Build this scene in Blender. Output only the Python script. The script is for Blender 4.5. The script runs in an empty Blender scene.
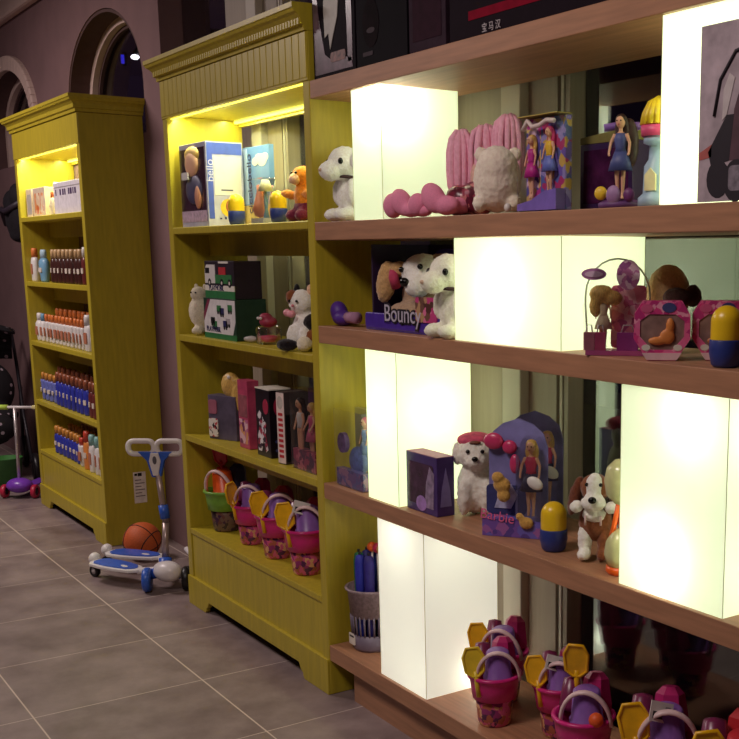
import bpy, bmesh, math, random
from mathutils import Matrix, Vector, Euler
random.seed(7)
PI = math.pi
scene = bpy.context.scene
COL = scene.collection

# ------------------------------------------------------------------ materials
def lin(c):
    return tuple(((v/255)/12.92 if v/255 <= .04045 else ((v/255+.055)/1.055)**2.4) for v in c) + (1.0,)
_M = {}
def nodes(name):
    m = bpy.data.materials.new(name); m.use_nodes = True
    nt = m.node_tree; nt.nodes.clear()
    out = nt.nodes.new('ShaderNodeOutputMaterial')
    return m, nt, out
def mat(name, rgb, rough=.5, metal=0., var=.12, scale=30., bump=0., sheen=0., emit=0., spec=.5, stretch=None, coat=0.):
    """procedural surface: base colour mottled by a noise, optional bump"""
    if name in _M: return _M[name]
    m, nt, out = nodes(name); N = nt.nodes.new; L = nt.links.new
    b = N('ShaderNodeBsdfPrincipled'); L(b.outputs[0], out.inputs[0])
    c = lin(rgb)
    tc = N('ShaderNodeTexCoord'); no = N('ShaderNodeTexNoise'); no.inputs['Scale'].default_value = scale
    no.inputs['Detail'].default_value = 4
    src = tc.outputs['Object']
    if stretch:
        mp = N('ShaderNodeMapping'); mp.inputs['Scale'].default_value = stretch; L(src, mp.inputs[0]); src = mp.outputs[0]
    L(src, no.inputs['Vector'])
    cr = N('ShaderNodeValToRGB'); cr.color_ramp.elements[0].position = .3; cr.color_ramp.elements[1].position = .7
    cr.color_ramp.elements[0].color = tuple(v*(1-var) for v in c[:3])+(1,)
    cr.color_ramp.elements[1].color = tuple(min(1, v*(1+var)) for v in c[:3])+(1,)
    L(no.outputs[0], cr.inputs[0]); L(cr.outputs[0], b.inputs['Base Color'])
    b.inputs['Roughness'].default_value = rough; b.inputs['Metallic'].default_value = metal
    b.inputs['Specular IOR Level'].default_value = spec
    if coat: b.inputs['Coat Weight'].default_value = coat; b.inputs['Coat Roughness'].default_value = .1
    if sheen: b.inputs['Sheen Weight'].default_value = sheen; b.inputs['Sheen Roughness'].default_value = .5
    if bump:
        bp = N('ShaderNodeBump'); bp.inputs['Strength'].default_value = bump; bp.inputs['Distance'].default_value = .004
        L(no.outputs[0], bp.inputs['Height']); L(bp.outputs[0], b.inputs['Normal'])
    if emit:
        b.inputs['Emission Color'].default_value = c; b.inputs['Emission Strength'].default_value = emit
    _M[name] = m; return m
def fur(name, rgb, scale=160.):
    return mat(name, rgb, rough=.95, var=.14, scale=scale, bump=.6, sheen=.35, spec=.1)
def print_mat(name, pal, scale=38., rough=.3, seed=0., tex=.5):
    """busy printed packaging: voronoi patches in the palette's inks"""
    if name in _M: return _M[name]
    m, nt, out = nodes(name); N = nt.nodes.new; L = nt.links.new
    b = N('ShaderNodeBsdfPrincipled'); L(b.outputs[0], out.inputs[0]); b.inputs['Roughness'].default_value = rough
    tc = N('ShaderNodeTexCoord'); mp = N('ShaderNodeMapping'); mp.inputs['Location'].default_value = (seed, seed*.7, seed*.3)
    L(tc.outputs['Object'], mp.inputs[0])
    no = N('ShaderNodeTexNoise'); no.inputs['Scale'].default_value = scale*.8; L(mp.outputs[0], no.inputs['Vector'])
    mx = N('ShaderNodeMixRGB'); mx.blend_type = 'ADD'; mx.inputs[0].default_value = .03*tex*2
    L(mp.outputs[0], mx.inputs[1]); L(no.outputs['Color'], mx.inputs[2])
    vo = N('ShaderNodeTexVoronoi'); vo.inputs['Scale'].default_value = scale; L(mx.outputs[0], vo.inputs['Vector'])
    sp = N('ShaderNodeSeparateColor'); L(vo.outputs['Color'], sp.inputs[0])
    cr = N('ShaderNodeValToRGB'); cr.color_ramp.interpolation = 'CONSTANT'
    els = cr.color_ramp.elements
    for i, p in enumerate(pal):
        e = els[i] if i < 2 else els.new(i/len(pal))
        e.position = i/len(pal); e.color = lin(p)
    L(sp.outputs[0], cr.inputs[0]); L(cr.outputs[0], b.inputs['Base Color'])
    _M[name] = m; return m
def clear_mat(name, tint=(255, 255, 255), gloss=.12, rough=.04):
    """clear thin plastic film"""
    if name in _M: return _M[name]
    m, nt, out = nodes(name); N = nt.nodes.new; L = nt.links.new
    t = N('ShaderNodeBsdfTransparent'); t.inputs[0].default_value = lin(tint)
    g = N('ShaderNodeBsdfGlossy'); g.inputs['Roughness'].default_value = rough; g.inputs[0].default_value = (1, 1, 1, 1)
    lw = N('ShaderNodeLayerWeight'); lw.inputs[0].default_value = .25
    ma = N('ShaderNodeMath'); ma.operation = 'MULTIPLY_ADD'; ma.inputs[1].default_value = .6; ma.inputs[2].default_value = gloss*.4
    L(lw.outputs['Fresnel'], ma.inputs[0])
    mx = N('ShaderNodeMixShader'); L(ma.outputs[0], mx.inputs[0]); L(t.outputs[0], mx.inputs[1]); L(g.outputs[0], mx.inputs[2])
    L(mx.outputs[0], out.inputs[0])
    _M[name] = m; return m
def acrylic_mat(name, rgb, emit):
    """opal acrylic of a light box: evenly lit sheet that also lets the bulbs inside shine through"""
    if name in _M: return _M[name]
    m, nt, out = nodes(name); N = nt.nodes.new; L = nt.links.new
    d = N('ShaderNodeBsdfDiffuse'); d.inputs[0].default_value = (.75, .75, .72, 1)
    t = N('ShaderNodeBsdfTranslucent'); t.inputs[0].default_value = (.85, .87, .78, 1)
    mx = N('ShaderNodeMixShader'); mx.inputs[0].default_value = .5; L(d.outputs[0], mx.inputs[1]); L(t.outputs[0], mx.inputs[2])
    e = N('ShaderNodeEmission'); e.inputs[0].default_value = lin(rgb); e.inputs[1].default_value = emit
    ad = N('ShaderNodeAddShader'); L(mx.outputs[0], ad.inputs[0]); L(e.outputs[0], ad.inputs[1])
    L(ad.outputs[0], out.inputs[0])
    _M[name] = m; return m

def tile_mat():
    m, nt, out = nodes('floor_tiles'); N = nt.nodes.new; L = nt.links.new
    b = N('ShaderNodeBsdfPrincipled'); L(b.outputs[0], out.inputs[0])
    tc = N('ShaderNodeTexCoord')
    sx = N('ShaderNodeSeparateXYZ'); L(tc.outputs['Object'], sx.inputs[0])
    def line(sock, pitch, off, w):
        a = N('ShaderNodeMath'); a.operation = 'MULTIPLY_ADD'; a.inputs[1].default_value = 1/pitch; a.inputs[2].default_value = -off/pitch
        L(sock, a.inputs[0])
        f = N('ShaderNodeMath'); f.operation = 'FRACT'; L(a.outputs[0], f.inputs[0])
        s = N('ShaderNodeMath'); s.operation = 'LESS_THAN'; s.inputs[1].default_value = w/pitch; L(f.outputs[0], s.inputs[0])
        fl = N('ShaderNodeMath'); fl.operation = 'FLOOR'; L(a.outputs[0], fl.inputs[0])
        return s.outputs[0], fl.outputs[0]
    lx, ix = line(sx.outputs[0], .585, .161, .004)
    ly, iy = line(sx.outputs[1], .598, -.322, .005)
    mxl = N('ShaderNodeMath'); mxl.operation = 'MAXIMUM'; L(lx, mxl.inputs[0]); L(ly, mxl.inputs[1])
    cb = N('ShaderNodeCombineXYZ'); L(ix, cb.inputs[0]); L(iy, cb.inputs[1])
    wn = N('ShaderNodeTexWhiteNoise'); L(cb.outputs[0], wn.inputs[0])
    no = N('ShaderNodeTexNoise'); no.inputs['Scale'].default_value = 5; no.inputs['Detail'].default_value = 7; no.inputs['Roughness'].default_value = .62
    L(tc.outputs['Object'], no.inputs['Vector'])
    ad = N('ShaderNodeMath'); ad.operation = 'MULTIPLY_ADD'; ad.inputs[1].default_value = .12; L(wn.outputs[0], ad.inputs[0]); L(no.outputs[0], ad.inputs[2])
    cr = N('ShaderNodeValToRGB'); e = cr.color_ramp.elements
    e[0].position = .34; e[0].color = lin((114, 97, 96)); e[1].position = .78; e[1].color = lin((156, 138, 135))
    L(ad.outputs[0], cr.inputs[0])
    mx = N('ShaderNodeMixRGB'); L(mxl.outputs[0], mx.inputs[0]); L(cr.outputs[0], mx.inputs[1]); mx.inputs[2].default_value = lin((205, 188, 176))
    L(mx.outputs[0], b.inputs['Base Color'])
    ro = N('ShaderNodeMath'); ro.operation = 'MULTIPLY_ADD'; ro.inputs[1].default_value = .3; ro.inputs[2].default_value = .32
    L(no.outputs[0], ro.inputs[0]); L(ro.outputs[0], b.inputs['Roughness'])
    return m
def glass_mat(name, base):
    m, nt, out = nodes(name); N = nt.nodes.new; L = nt.links.new
    t = N('ShaderNodeBsdfTransparent'); t.inputs[0].default_value = (.75, .75, .8, 1)
    g = N('ShaderNodeBsdfGlossy'); g.inputs['Roughness'].default_value = .02; g.inputs[0].default_value = (.95, 1, .95, 1)
    lw = N('ShaderNodeLayerWeight'); lw.inputs[0].default_value = .5
    pw = N('ShaderNodeMath'); pw.operation = 'POWER'; pw.inputs[1].default_value = 5; L(lw.outputs['Facing'], pw.inputs[0])
    fr = N('ShaderNodeMath'); fr.operation = 'MULTIPLY_ADD'; fr.inputs[1].default_value = .9; fr.inputs[2].default_value = base; L(pw.outputs[0], fr.inputs[0])
    mx = N('ShaderNodeMixShader'); L(fr.outputs[0], mx.inputs[0]); L(t.outputs[0], mx.inputs[1]); L(g.outputs[0], mx.inputs[2])
    L(mx.outputs[0], out.inputs[0]); return m

YEL = mat('mustard_paint', (188, 169, 46), rough=.42, var=.10, scale=9, stretch=(6, 6, .7), bump=.12)
WOOD = mat('brown_laminate', (172, 124, 92), rough=.5, var=.16, scale=7, stretch=(.7, 9, 9), bump=.05)
WALL = mat('plaster_wall', (128, 98, 99), rough=.9, var=.08, scale=5, bump=.2)
TRIM = mat('cream_trim', (205, 178, 168), rough=.7, var=.06, scale=8)
DARKREV = mat('brown_reveal', (84, 58, 56), rough=.8, scale=6)
POST = mat('window_post', (196, 186, 172), rough=.5, var=.05, scale=4)
POSTG = mat('grey_post', (160, 146, 130), rough=.55, var=.08, scale=6, stretch=(8, 8, .5))
GLASS = glass_mat('window_glass', .13); AGLASS = glass_mat('arch_glass', .04)
BLACK = mat('black_plastic', (20, 17, 20), rough=.4)
WHITE = mat('white_plastic', (228, 224, 220), rough=.35, var=.03)
EYE = mat('eye_black', (10, 8, 8), rough=.12, var=0)
SKIN = mat('doll_skin', (232, 178, 142), rough=.5, var=.05)
BLOND = mat('doll_blond', (220, 180, 96), rough=.45, var=.3, scale=60, stretch=(8, 8, 1))
FILM = clear_mat('clear_film')
LED = mat('led_strip_glow', (255, 250, 110), emit=1.5, var=0)

# ------------------------------------------------------------------ mesh builder
class MB:
    def __init__(s): s.v = []; s.f = []; s.mi = []; s.sm = []; s.mats = []
    def add(s, vs, fs, m, smooth=False, M=None):
        o = len(s.v)
        if m not in s.mats: s.mats.append(m)
        k = s.mats.index(m)
        for p in vs:
            p = Vector(p)
            s.v.append(tuple(M @ p) if M is not None else tuple(p))
        flip = M is not None and M.determinant() < 0
        for f in fs:
            f = [i+o for i in f]
            s.f.append(f[::-1] if flip else f); s.mi.append(k); s.sm.append(smooth)
        return s
    def box(s, x0, x1, y0, y1, z0, z1, m, M=None):
        vs = [(x, y, z) for x in (x0, x1) for y in (y0, y1) for z in (z0, z1)]
        return s.add(vs, [(0, 1, 3, 2), (4, 6, 7, 5), (0, 4, 5, 1), (2, 3, 7, 6), (0, 2, 6, 4), (1, 5, 7, 3)], m, False, M)
    def lathe(s, prof, m, n=20, M=None, sy=1., smooth=True, a0=0.):
        vs = []; fs = []
        for r, z in prof:
            for i in range(n):
                a = 2*PI*i/n+a0; vs.append((r*math.cos(a), r*sy*math.sin(a), z))
        for j in range(len(prof)-1):
            for i in range(n):
                k = (i+1) % n
                fs.append((j*n+i, j*n+k, (j+1)*n+k, (j+1)*n+i))
        if prof[0][0] > 1e-5: fs.append(tuple(range(n))[::-1])
        if prof[-1][0] > 1e-5: fs.append(tuple((len(prof)-1)*n+i for i in range(n)))
        return s.add(vs, fs, m, smooth, M)
    def ell(s, c, r, m, rot=(0, 0, 0), nu=18, nv=12, M=None):
        vs = []; fs = []
        for j in range(1, nv):
            t = PI*j/nv
            for i in range(nu):
                a = 2*PI*i/nu; vs.append((math.sin(t)*math.cos(a), math.sin(t)*math.sin(a), math.cos(t)))
        top = len(vs); vs.append((0, 0, 1)); bot = len(vs); vs.append((0, 0, -1))
        for j in range(nv-2):
            for i in range(nu):
                k = (i+1) % nu; fs.append((j*nu+i, (j+1)*nu+i, (j+1)*nu+k, j*nu+k))
        for i in range(nu):
            k = (i+1) % nu; fs.append((top, i, k)); fs.append((bot, (nv-2)*nu+k, (nv-2)*nu+i))
        T = Matrix.Translation(c) @ Euler(rot).to_matrix().to_4x4() @ Matrix.Diagonal((*r, 1))
        return s.add(vs, fs, m, True, (M @ T) if M is not None else T)
    def tube(s, pts, r, m, n=10, closed=False, M=None, cap=True, flat=1.):
        pts = [Vector(p) for p in pts]; k = len(pts)
        rs = r if isinstance(r, (list, tuple)) else [r]*k
        vs = []; fs = []; up = None
        for i, p in enumerate(pts):
            if closed: t = pts[(i+1) % k]-pts[i-1]
            else: t = pts[min(i+1, k-1)]-pts[max(i-1, 0)]
            t.normalize()
            if up is None:
                up = Vector((0, 0, 1)) if abs(t.z) < .9 else Vector((1, 0, 0))
            a = t.cross(up); a.normalize(); b = a.cross(t); b.normalize(); up = b
            for j in range(n):
                q = 2*PI*j/n; vs.append(p+a*rs[i]*math.cos(q)*flat+b*rs[i]*math.sin(q))
        for i in range(k if closed else k-1):
            for j in range(n):
                i2 = (i+1) % k; j2 = (j+1) % n
                fs.append((i*n+j, i*n+j2, i2*n+j2, i2*n+j))
        if cap and not closed:
            fs.append(tuple(range(n))[::-1]); fs.append(tuple((k-1)*n+j for j in range(n)))
        return s.add(vs, fs, m, True, M)
    def prism(s, poly, y0, y1, m, M=None):
        """polygon in the XZ plane, extruded along Y"""
        n = len(poly)
        a = sum(poly[i][0]*poly[(i+1) % n][1]-poly[(i+1) % n][0]*poly[i][1] for i in range(n))
        if a < 0: poly = poly[::-1]
        vs = [(x, y0, z) for x, z in poly]+[(x, y1, z) for x, z in poly]
        fs = [tuple(range(n)), tuple(range(2*n-1, n-1, -1))]
        for i in range(n):
            k = (i+1) % n; fs.append((i, n+i, n+k, k))
        return s.add(vs, fs, m, False, M)
    def obj(s, name, parent=None, bevel=0., seg=2, loc=None):
        me = bpy.data.meshes.new(name); me.from_pydata(s.v, [], s.f)
        for m in s.mats: me.materials.append(m)
        me.polygons.foreach_set('material_index', s.mi); me.polygons.foreach_set('use_smooth', s.sm); me.update()
        bm = bmesh.new(); bm.from_mesh(me); bmesh.ops.recalc_face_normals(bm, faces=bm.faces); bm.to_mesh(me); bm.free()
        o = bpy.data.objects.new(name, me); COL.objects.link(o)
        if parent: o.parent = parent
        if loc: o.location = loc
        if bevel:
            b = o.modifiers.new('edge', 'BEVEL'); b.width = bevel; b.segments = seg; b.limit_method = 'ANGLE'; b.angle_limit = .7
        return o
def Rz(a): return Matrix.Rotation(a, 4, 'Z')
def Rx(a): return Matrix.Rotation(a, 4, 'X')
def Ry(a): return Matrix.Rotation(a, 4, 'Y')
def T(x, y, z): return Matrix.Translation((x, y, z))
def rrect(w, h, r, n=4, cx=0., cz=0.):
    out = []
    for (sx, sz, a0) in ((1, 1, 0), (-1, 1, PI/2), (-1, -1, PI), (1, -1, 1.5*PI)):
        for i in range(n+1):
            a = a0+PI/2*i/n; out.append((cx+sx*(w/2-r)+r*math.cos(a), cz+sz*(h/2-r)+r*math.sin(a)))
    return out
def disc(cx, cz, rx, rz=None, n=18):
    rz = rz or rx
    return [(cx+rx*math.cos(2*PI*i/n), cz+rz*math.sin(2*PI*i/n)) for i in range(n)]

def tag(o, label, cat, group=None):
    o['label'] = label; o['category'] = cat
    if group: o['group'] = group
    return o
def thing(name, label, cat, loc=(0, 0, 0), rz=0., group=None):
    o = bpy.data.objects.new(name, None); COL.objects.link(o); o.empty_display_size = .05
    o.location = loc; o.rotation_euler = (0, 0, rz)
    return tag(o, label, cat, group)
def struct(o): o['kind'] = 'structure'; return o
def copy_tree(o, loc=None, rz=None, label=None, group=None, parent=None):
    c = o.copy(); COL.objects.link(c)
    if parent: c.parent = parent
    if loc is not None: c.location = loc
    if rz is not None: c.rotation_euler = (0, 0, rz)
    if label: c['label'] = label
    if group: c['group'] = group
    for ch in list(o.children): copy_tree(ch, parent=c)
    return c
def text(parent, body, size, M, m, name='lettering', align='CENTER', depth=.0006, offset=0.):
    cu = bpy.data.curves.new(name, 'FONT'); cu.body = body; cu.size = size; cu.extrude = depth
    cu.align_x = align; cu.align_y = 'CENTER'; cu.materials.append(m)
    cu.offset = offset
    tmp = bpy.data.objects.new('glyphs', cu); COL.objects.link(tmp)
    me = bpy.data.meshes.new_from_object(tmp.evaluated_get(bpy.context.evaluated_depsgraph_get()))
    bpy.data.objects.remove(tmp); bpy.data.curves.remove(cu)
    o = bpy.data.objects.new(name, me); COL.objects.link(o); o.parent = parent
    o.matrix_local = M
    return o
FRONT = Rx(PI/2)                       # glyph plane facing -y
RIGHT = Rz(PI/2) @ Rx(PI/2)            # glyph plane facing +x

def soften(o, voxel=.005, smooth=6, fuzz=.003, size=.012):
    r = o.modifiers.new('blend', 'REMESH'); r.mode = 'VOXEL'; r.voxel_size = voxel; r.use_smooth_shade = True
    s = o.modifiers.new('soft', 'SMOOTH'); s.factor = .5; s.iterations = smooth
    if fuzz:
        tx = bpy.data.textures.get('pile') or bpy.data.textures.new('pile', 'CLOUDS'); tx.noise_scale = .011; tx.noise_depth = 2
        d = o.modifiers.new('pile', 'DISPLACE'); d.texture = tx; d.strength = fuzz*2; d.mid_level = .5; d.texture_coords = 'LOCAL'
    return o
def blob(name, parent, parts, m, voxel=.005, smooth=6, fuzz=.003):
    b = MB()
    for p in parts: b.ell(p[0], p[1], m, p[2] if len(p) > 2 else (0, 0, 0), 20, 14)
    return soften(b.obj(name, parent), voxel, smooth, fuzz)
def beads(name, parent, parts, m):
    b = MB()
    for p in parts: b.ell(p[0], p[1], m, p[2] if len(p) > 2 else (0, 0, 0), 14, 10)
    return b.obj(name, parent)

# ------------------------------------------------------------------ camera
cam = bpy.data.cameras.new('camera'); camo = bpy.data.objects.new('camera', cam); COL.objects.link(camo)
camo.location = (3.5629, -1.7436, 1.5688)
camo.rotation_euler = (PI/2-.190544, 0, .930054)
cam.sensor_width = 36; cam.lens = 1.53781*36; cam.shift_x = -.22062; cam.shift_y = .14124
cam.clip_start = .05; cam.clip_end = 100
scene.camera = camo

# ------------------------------------------------------------------ setting
fl = MB().box(-9, 6, -6, .40, -.05, 0, tile_mat()); struct(fl.obj('floor'))
gd = MB().box(-9, 6, .40, 9, -.06, -.01, mat('pavement_dark', (40, 36, 40), rough=.8)); struct(gd.obj('ground_outside'))
ce = MB().box(-9, 6, -6, .55, 3.42, 3.5, mat('ceiling_paint', (130, 112, 118), rough=.9)); struct(ce.obj('ceiling'))

# plastered wall with two arched openings, built as one slab cut by the arches
def ellipse_arch(cx, cz, a, b, n=28):
    return [(cx+a*math.cos(PI*i/n), cz+b*math.sin(PI*i/n)) for i in range(n+1)]
def wall_with_arches():
    b = MB(); y0, y1 = .335, .60; ztop = 3.42; zsill = 2.2
    x = -9.0; xr = -2.33
    arches = [(-5.52, 2.45, .74, .42), (-3.31, 2.45, .70, .465)]
    for (cx, cz, a, h) in arches:
        b.box(x, cx-a, y0, y1, 0, ztop, WALL)
        b.box(cx-a, cx+a, y0, y1, 0, zsill, WALL)
        pts = ellipse_arch(cx, cz, a, h)
        for i in range(len(pts)-1):                       # the wall over the arch, strip by strip
            (xa, za), (xb, zb) = pts[i], pts[i+1]
            b.prism([(xa, za), (xb, zb), (xb, ztop), (xa, ztop)], y0, y1, WALL)
        x = cx+a
    b.box(x, xr, y0, y1, 0, ztop, WALL)
    return b.obj('wall_back')
struct(wall_with_arches())
def arch_band(b, cx, cz, a0, h0, a1, h1, y0, y1, m, zs=2.2):
    """ring between two half ellipses with straight legs down to the sill"""
    o = [(cx+a0, zs)]+ellipse_arch(cx, cz, a0, h0)+[(cx-a0, zs)]
    i_ = [(cx+a1, zs)]+ellipse_arch(cx, cz, a1, h1)+[(cx-a1, zs)]
    for k in range(len(o)-1):
        b.prism([o[k], o[k+1], i_[k+1], i_[k]], y0, y1, m)
    return b
for n, (cx, a, h) in enumerate(((-5.52, .74, .42), (-3.31, .70, .465))):
    w = thing('window_%d' % (n+2), '', '', (0, 0, 0)); del w['label']; del w['category']; struct(w)
    arch_band(MB(), cx, 2.45, a-.004, h-.004, a-.02, h-.02, .34, .46, DARKREV).obj('reveal', w)
    arch_band(MB(), cx, 2.45, a-.004, h-.004, a-.075, h-.06, .455, .49, TRIM).obj('frame', w)
    arch_band(MB(), cx, 2.45, a-.08, h-.064, a-.10, h-.08, .49, .51, DARKREV).obj('inner_frame', w)
    g = MB(); g.prism([(cx+a-.08, 2.2)]+ellipse_arch(cx, 2.45, a-.08, h-.07)+[(cx-a+.08, 2.2)], .512, .517, AGLASS); g.obj('pane', w)
struct(arch_band(MB(), -5.52, 2.45, .80, .50, .70, .40, .30, .345, TRIM, 1.9).obj('trim_1', bevel=.008))
struct(MB().prism([(-9, 3.16), (-2.33, 3.16), (-2.33, 3.32), (-9, 3.32)], .27, .335, TRIM).obj('trim_2', bevel=.02))
# storefront to the right of the plaster: posts, glass, night outside
st = thing('window_1', '', ''); del st['label']; del st['category']; struct(st)
MB().box(-2.33, 5.0, .455, .461, .06, 3.42, GLASS).obj('pane', st)
MB().box(-2.33, 5.0, .42, .50, 0, .06, POSTG).obj('sill', st)
for x in (-1.95, -.04, 1.87, 3.78):
    MB().box(x+.60, x+.70, .372, .47, .0, 3.42, POST).obj('post', st, bevel=.004)
    MB().box(x+.28, x+.599, .412, .47, .0, 3.42, POSTG).obj('jamb', st)
    b = MB(); b.box(x+.701, x+.845, .405, .47, .0, 3.42, POSTG); b.obj('jamb', st)
    b = MB(); b.box(x+.868, x+.88, .40, .46, .0, 3.42, POST); b.box(x+.89, x+.91, .40, .46, .0, 3.42, POSTG); b.obj('bead', st)
struct(MB().box(-9, 6, 6, 6.1, -1, 9, mat('house_across', (40, 34, 84), rough=.9, scale=1)).obj('wall_across_the_street'))
# lit things beyond the arched window; the white one added for a lamp's reflection
lm = thing('lamp_reflection', 'white glow added behind the tall arched window, standing in for a lamp reflection', 'lamp', (-6.24, 1.5, 3.12))
MB().ell((0, 0, .04), (.034, .034, .02), mat('reflection_white', (255, 250, 250), emit=6, var=0), nu=16, nv=10).obj('reflection_glow', lm)
MB().tube([(0, 0, .06), (0, .2, .3), (0, 1.0, .32), (0, 1.6, .2), (0, 1.6, -3.1)], .025, BLACK).obj('pole', lm)  # pole made up to carry the added glow
l2 = thing('neon_sign', 'small blue glowing strip outside behind the arched window', 'sign', (-6.56, 1.5, 3.06))
MB().box(-.012, .012, -.01, .01, .09, .16, mat('neon_blue', (70, 60, 255), emit=1.0, var=0)).obj('tube', l2)
MB().box(-.02, .02, .01, .03, .07, .18, BLACK).obj('backing', l2)

# ------------------------------------------------------------------ mustard display cabinets
LEDW = 7.0
def cabinet(name, label, W, D, shelves, loc, flutes=True, ro=1.):
    t = thing(name, label, 'display cabinet', loc)
    Zt = 2.285; tk = .05; zf = .36
    for x0, x1 in ((0, tk), (W-tk, W)):
        b = MB(); b.box(x0, x1, 0, D, .0, Zt, YEL)
        b.obj('side_panel', t, .003)
    b = MB(); b.box(.001, W-.001, -.004, .016, 2.131, Zt-.001, YEL)          # frieze with upright grooves
    if flutes:
        n = 27; p = (W-.006)/n
        for i in range(n):
            b.box(.003+i*p+.002, .003+(i+1)*p-.002, -.0065, -.003, 2.14, Zt-.002, YEL)
    b.obj('frieze', t, .002)
    b = MB(); b.box(tk, W-tk, D-.016, D, 2.115, Zt, YEL); b.obj('back_frieze', t)
    b = MB(); b.box(tk, W-tk, .016, D-.016, 2.142, 2.165, YEL); b.obj('ceiling_board', t)
    # stepped cornice running round the front and both ends
    prof = [(.0, 2.285), (.012, 2.285), (.014, 2.300), (.022, 2.304), (.024, 2.322), (.034, 2.334), (.044, 2.340), (.048, 2.350), (.052, 2.352), (.052, 2.368), (.0, 2.37)]
    b = MB(); vs = []; fs = []
    for k, (x, y) in enumerate(((0, 0), (1, 0), (1, 1), (0, 1))):
        for o, z in prof:
            px = (-o if x == 0 else W+o*ro); py = (-o if y == 0 else D)
            vs.append((px, py, z))
    n = len(prof)
    for s_ in ((0, 1), (1, 2), (3, 0)):
        for i in range(n-1):
            fs.append((s_[0]*n+i, s_[1]*n+i, s_[1]*n+i+1, s_[0]*n+i+1))
    fs.append(tuple(k*n+n-1 for k in range(4)))
    b.add(vs, fs, YEL); nd = int(W/.021)
    b.obj('cornice', t)
    if flutes:
        b = MB()
        for i in range(nd):
            x = (i+.5)*W/nd; b.box(x-.006, x+.006, -.029, -.012, 2.302, 2.3215, YEL)
        b.obj('dentil_strip', t)
    for z in shelves:
        MB().box(tk, W-tk, .0, D-.01, z-.028, z, YEL).obj('shelf', t, .003)
        MB().box(tk, W-tk, D*.5-.01, D*.5+.01, z-.118, z-.028, YEL).obj('rail', t)
    MB().box(tk, W-tk, .0, D-.01, zf-.025, zf, YEL).obj('bottom_board', t, .003)
    MB().box(tk, W-tk, .006, .022, .125, zf-.025, YEL).obj('front_panel', t, .002)
    MB().box(tk, W-tk, D-.02, D, .125, zf-.025, YEL).obj('back_panel', t, .002)
    h = .055; f = .2
    foot = [(.001, 0), (f, 0), (f+.012, .012), (f+.012, .022), (f+.03, .03), (f+.045, h), (W-f-.045, h), (W-f-.03, .03), (W-f-.012, .022), (W-f-.012, .012), (W-f, 0), (W-.001, 0), (W-.001, .125), (W-.004, .133), (.004, .133), (.001, .125)]
    MB().prism(foot, -.008, .012, YEL).obj('plinth', t, .002)
    MB().box(tk, W-tk, .017, .03, 2.128, 2.1415, LED).obj('led_strip', t)
    MB().box(tk, W-tk, D-.035, D-.022, 2.128, 2.1415, LED).obj('led_strip', t)
    for y, e in ((.036, LEDW), (D-.075, LEDW*.5)):
        la = bpy.data.lights.new('led', 'AREA'); la.shape = 'RECTANGLE'; la.size = W-2*tk-.02; la.size_y = .01; la.energy = e; la.color = (.94, 1, .58)
        lo = bpy.data.objects.new('led', la); COL.objects.link(lo); lo.parent = t; lo.location = (W/2, y, 2.138)
    return t
far = cabinet('display_cabinet', 'mustard yellow cabinet with rows of sunscreen bottles, side panel bare to the room', 1.39, .333, (1.79, 1.408, 1.045, .678), (-4.045, 0, 0), flutes=False)
mid = cabinet('display_cabinet', 'mustard yellow cabinet with dolls and plush toys, joined to the brown shelf unit', 1.405, .333, (1.682, 1.228, .788), (-1.405, 0, 0), ro=0.)
# price card taped on the far cabinet's bare side
b = MB(); b.box(1.3905, 1.392, .158, .226, .222, .395, mat('card_paper', (236, 226, 214), rough=.7))
for (u0, u1, w0, w1) in ((.165, .18, .375, .388), (.183, .205, .372, .39)): b.box(1.392, 1.3926, u0, u1, w0, w1, BLACK)
for k in range(6): b.box(1.392, 1.3926, .166, .20+.018*(k % 2), .348-.018*k, .353-.018*k, mat('card_ink', (120, 104, 100)))
pc = b.obj('paper_card', far); pc['label'] = 'white printed paper card'

# ------------------------------------------------------------------ brown shelf unit
unit = thing('shelf_unit', 'long brown wooden wall shelf unit holding glowing white boxes', 'shelf unit', (.004, 0, 0))
X1 = 2.6
for z0, z1 in ((2.071, 2.127), (1.616, 1.675), (1.273, 1.331), (.731, .786), (.133, .19)):
    MB().box(0, X1, 0, .355, z0, z1, WOOD).obj('shelf', unit, .002)
MB().box(.10, X1, .042, .06, 0, .133, WOOD).obj('plinth', unit)
MB().box(X1, X1+.05, 0, .36, 0, 2.127, WOOD).obj('end_panel', unit)

# light boxes
def lightbox(x0, x1, z0, z1, label, emit, bulbs, y0=.010, y1=.285, tint=(234, 255, 198)):
    t = thing('light_box', label, 'light box', ((x0+x1)/2, (y0+y1)/2, z0), 0, 'glowing boxes in the brown shelf unit')
    w = (x1-x0)/2; d = (y1-y0)/2; h = z1-z0-.001
    m = acrylic_mat('opal_acrylic_%.2f' % emit, tint, emit)
    b = MB(); b.box(-w, w, -d, d, .0005, h, m); b.obj('diffuser', t)
    b = MB(); s = .0013
    for sx in (-1, 1):
        for sy in (-1, 1): MB().box(sx*w-s*.5, sx*w+s*.5, sy*d-s*.5, sy*d+s*.5, .001, h-.001, mat('seam_grey', (226, 224, 190), rough=.5, var=.0)).obj('corner_seam', t)
    for (bx, by, bz, e) in bulbs:
        la = bpy.data.lights.new('bulb', 'POINT'); la.energy = e; la.color = (.97, 1., .82); la.shadow_soft_size = .02
        lo = bpy.data.objects.new('bulb', la); COL.objects.link(lo); lo.parent = t; lo.location = (bx, by, bz)
    return t
lightbox(.268, .452, 1.676, 2.070, 'glowing white box behind the pink rag doll legs, bright at its top', .34, [(.035, -.085, .335, 2.0)])
lightbox(1.676, 2.05, 1.676, 2.070, 'glowing white box directly behind the grey printed card', .80, [(-.08, 0, .2, 1.)])
lightbox(.846, 1.33, 1.332, 1.615, 'glowing white box behind the fairy doll blister pack on second shelf', .44, [(-.02, -.07, .14, 1.6)])
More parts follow.
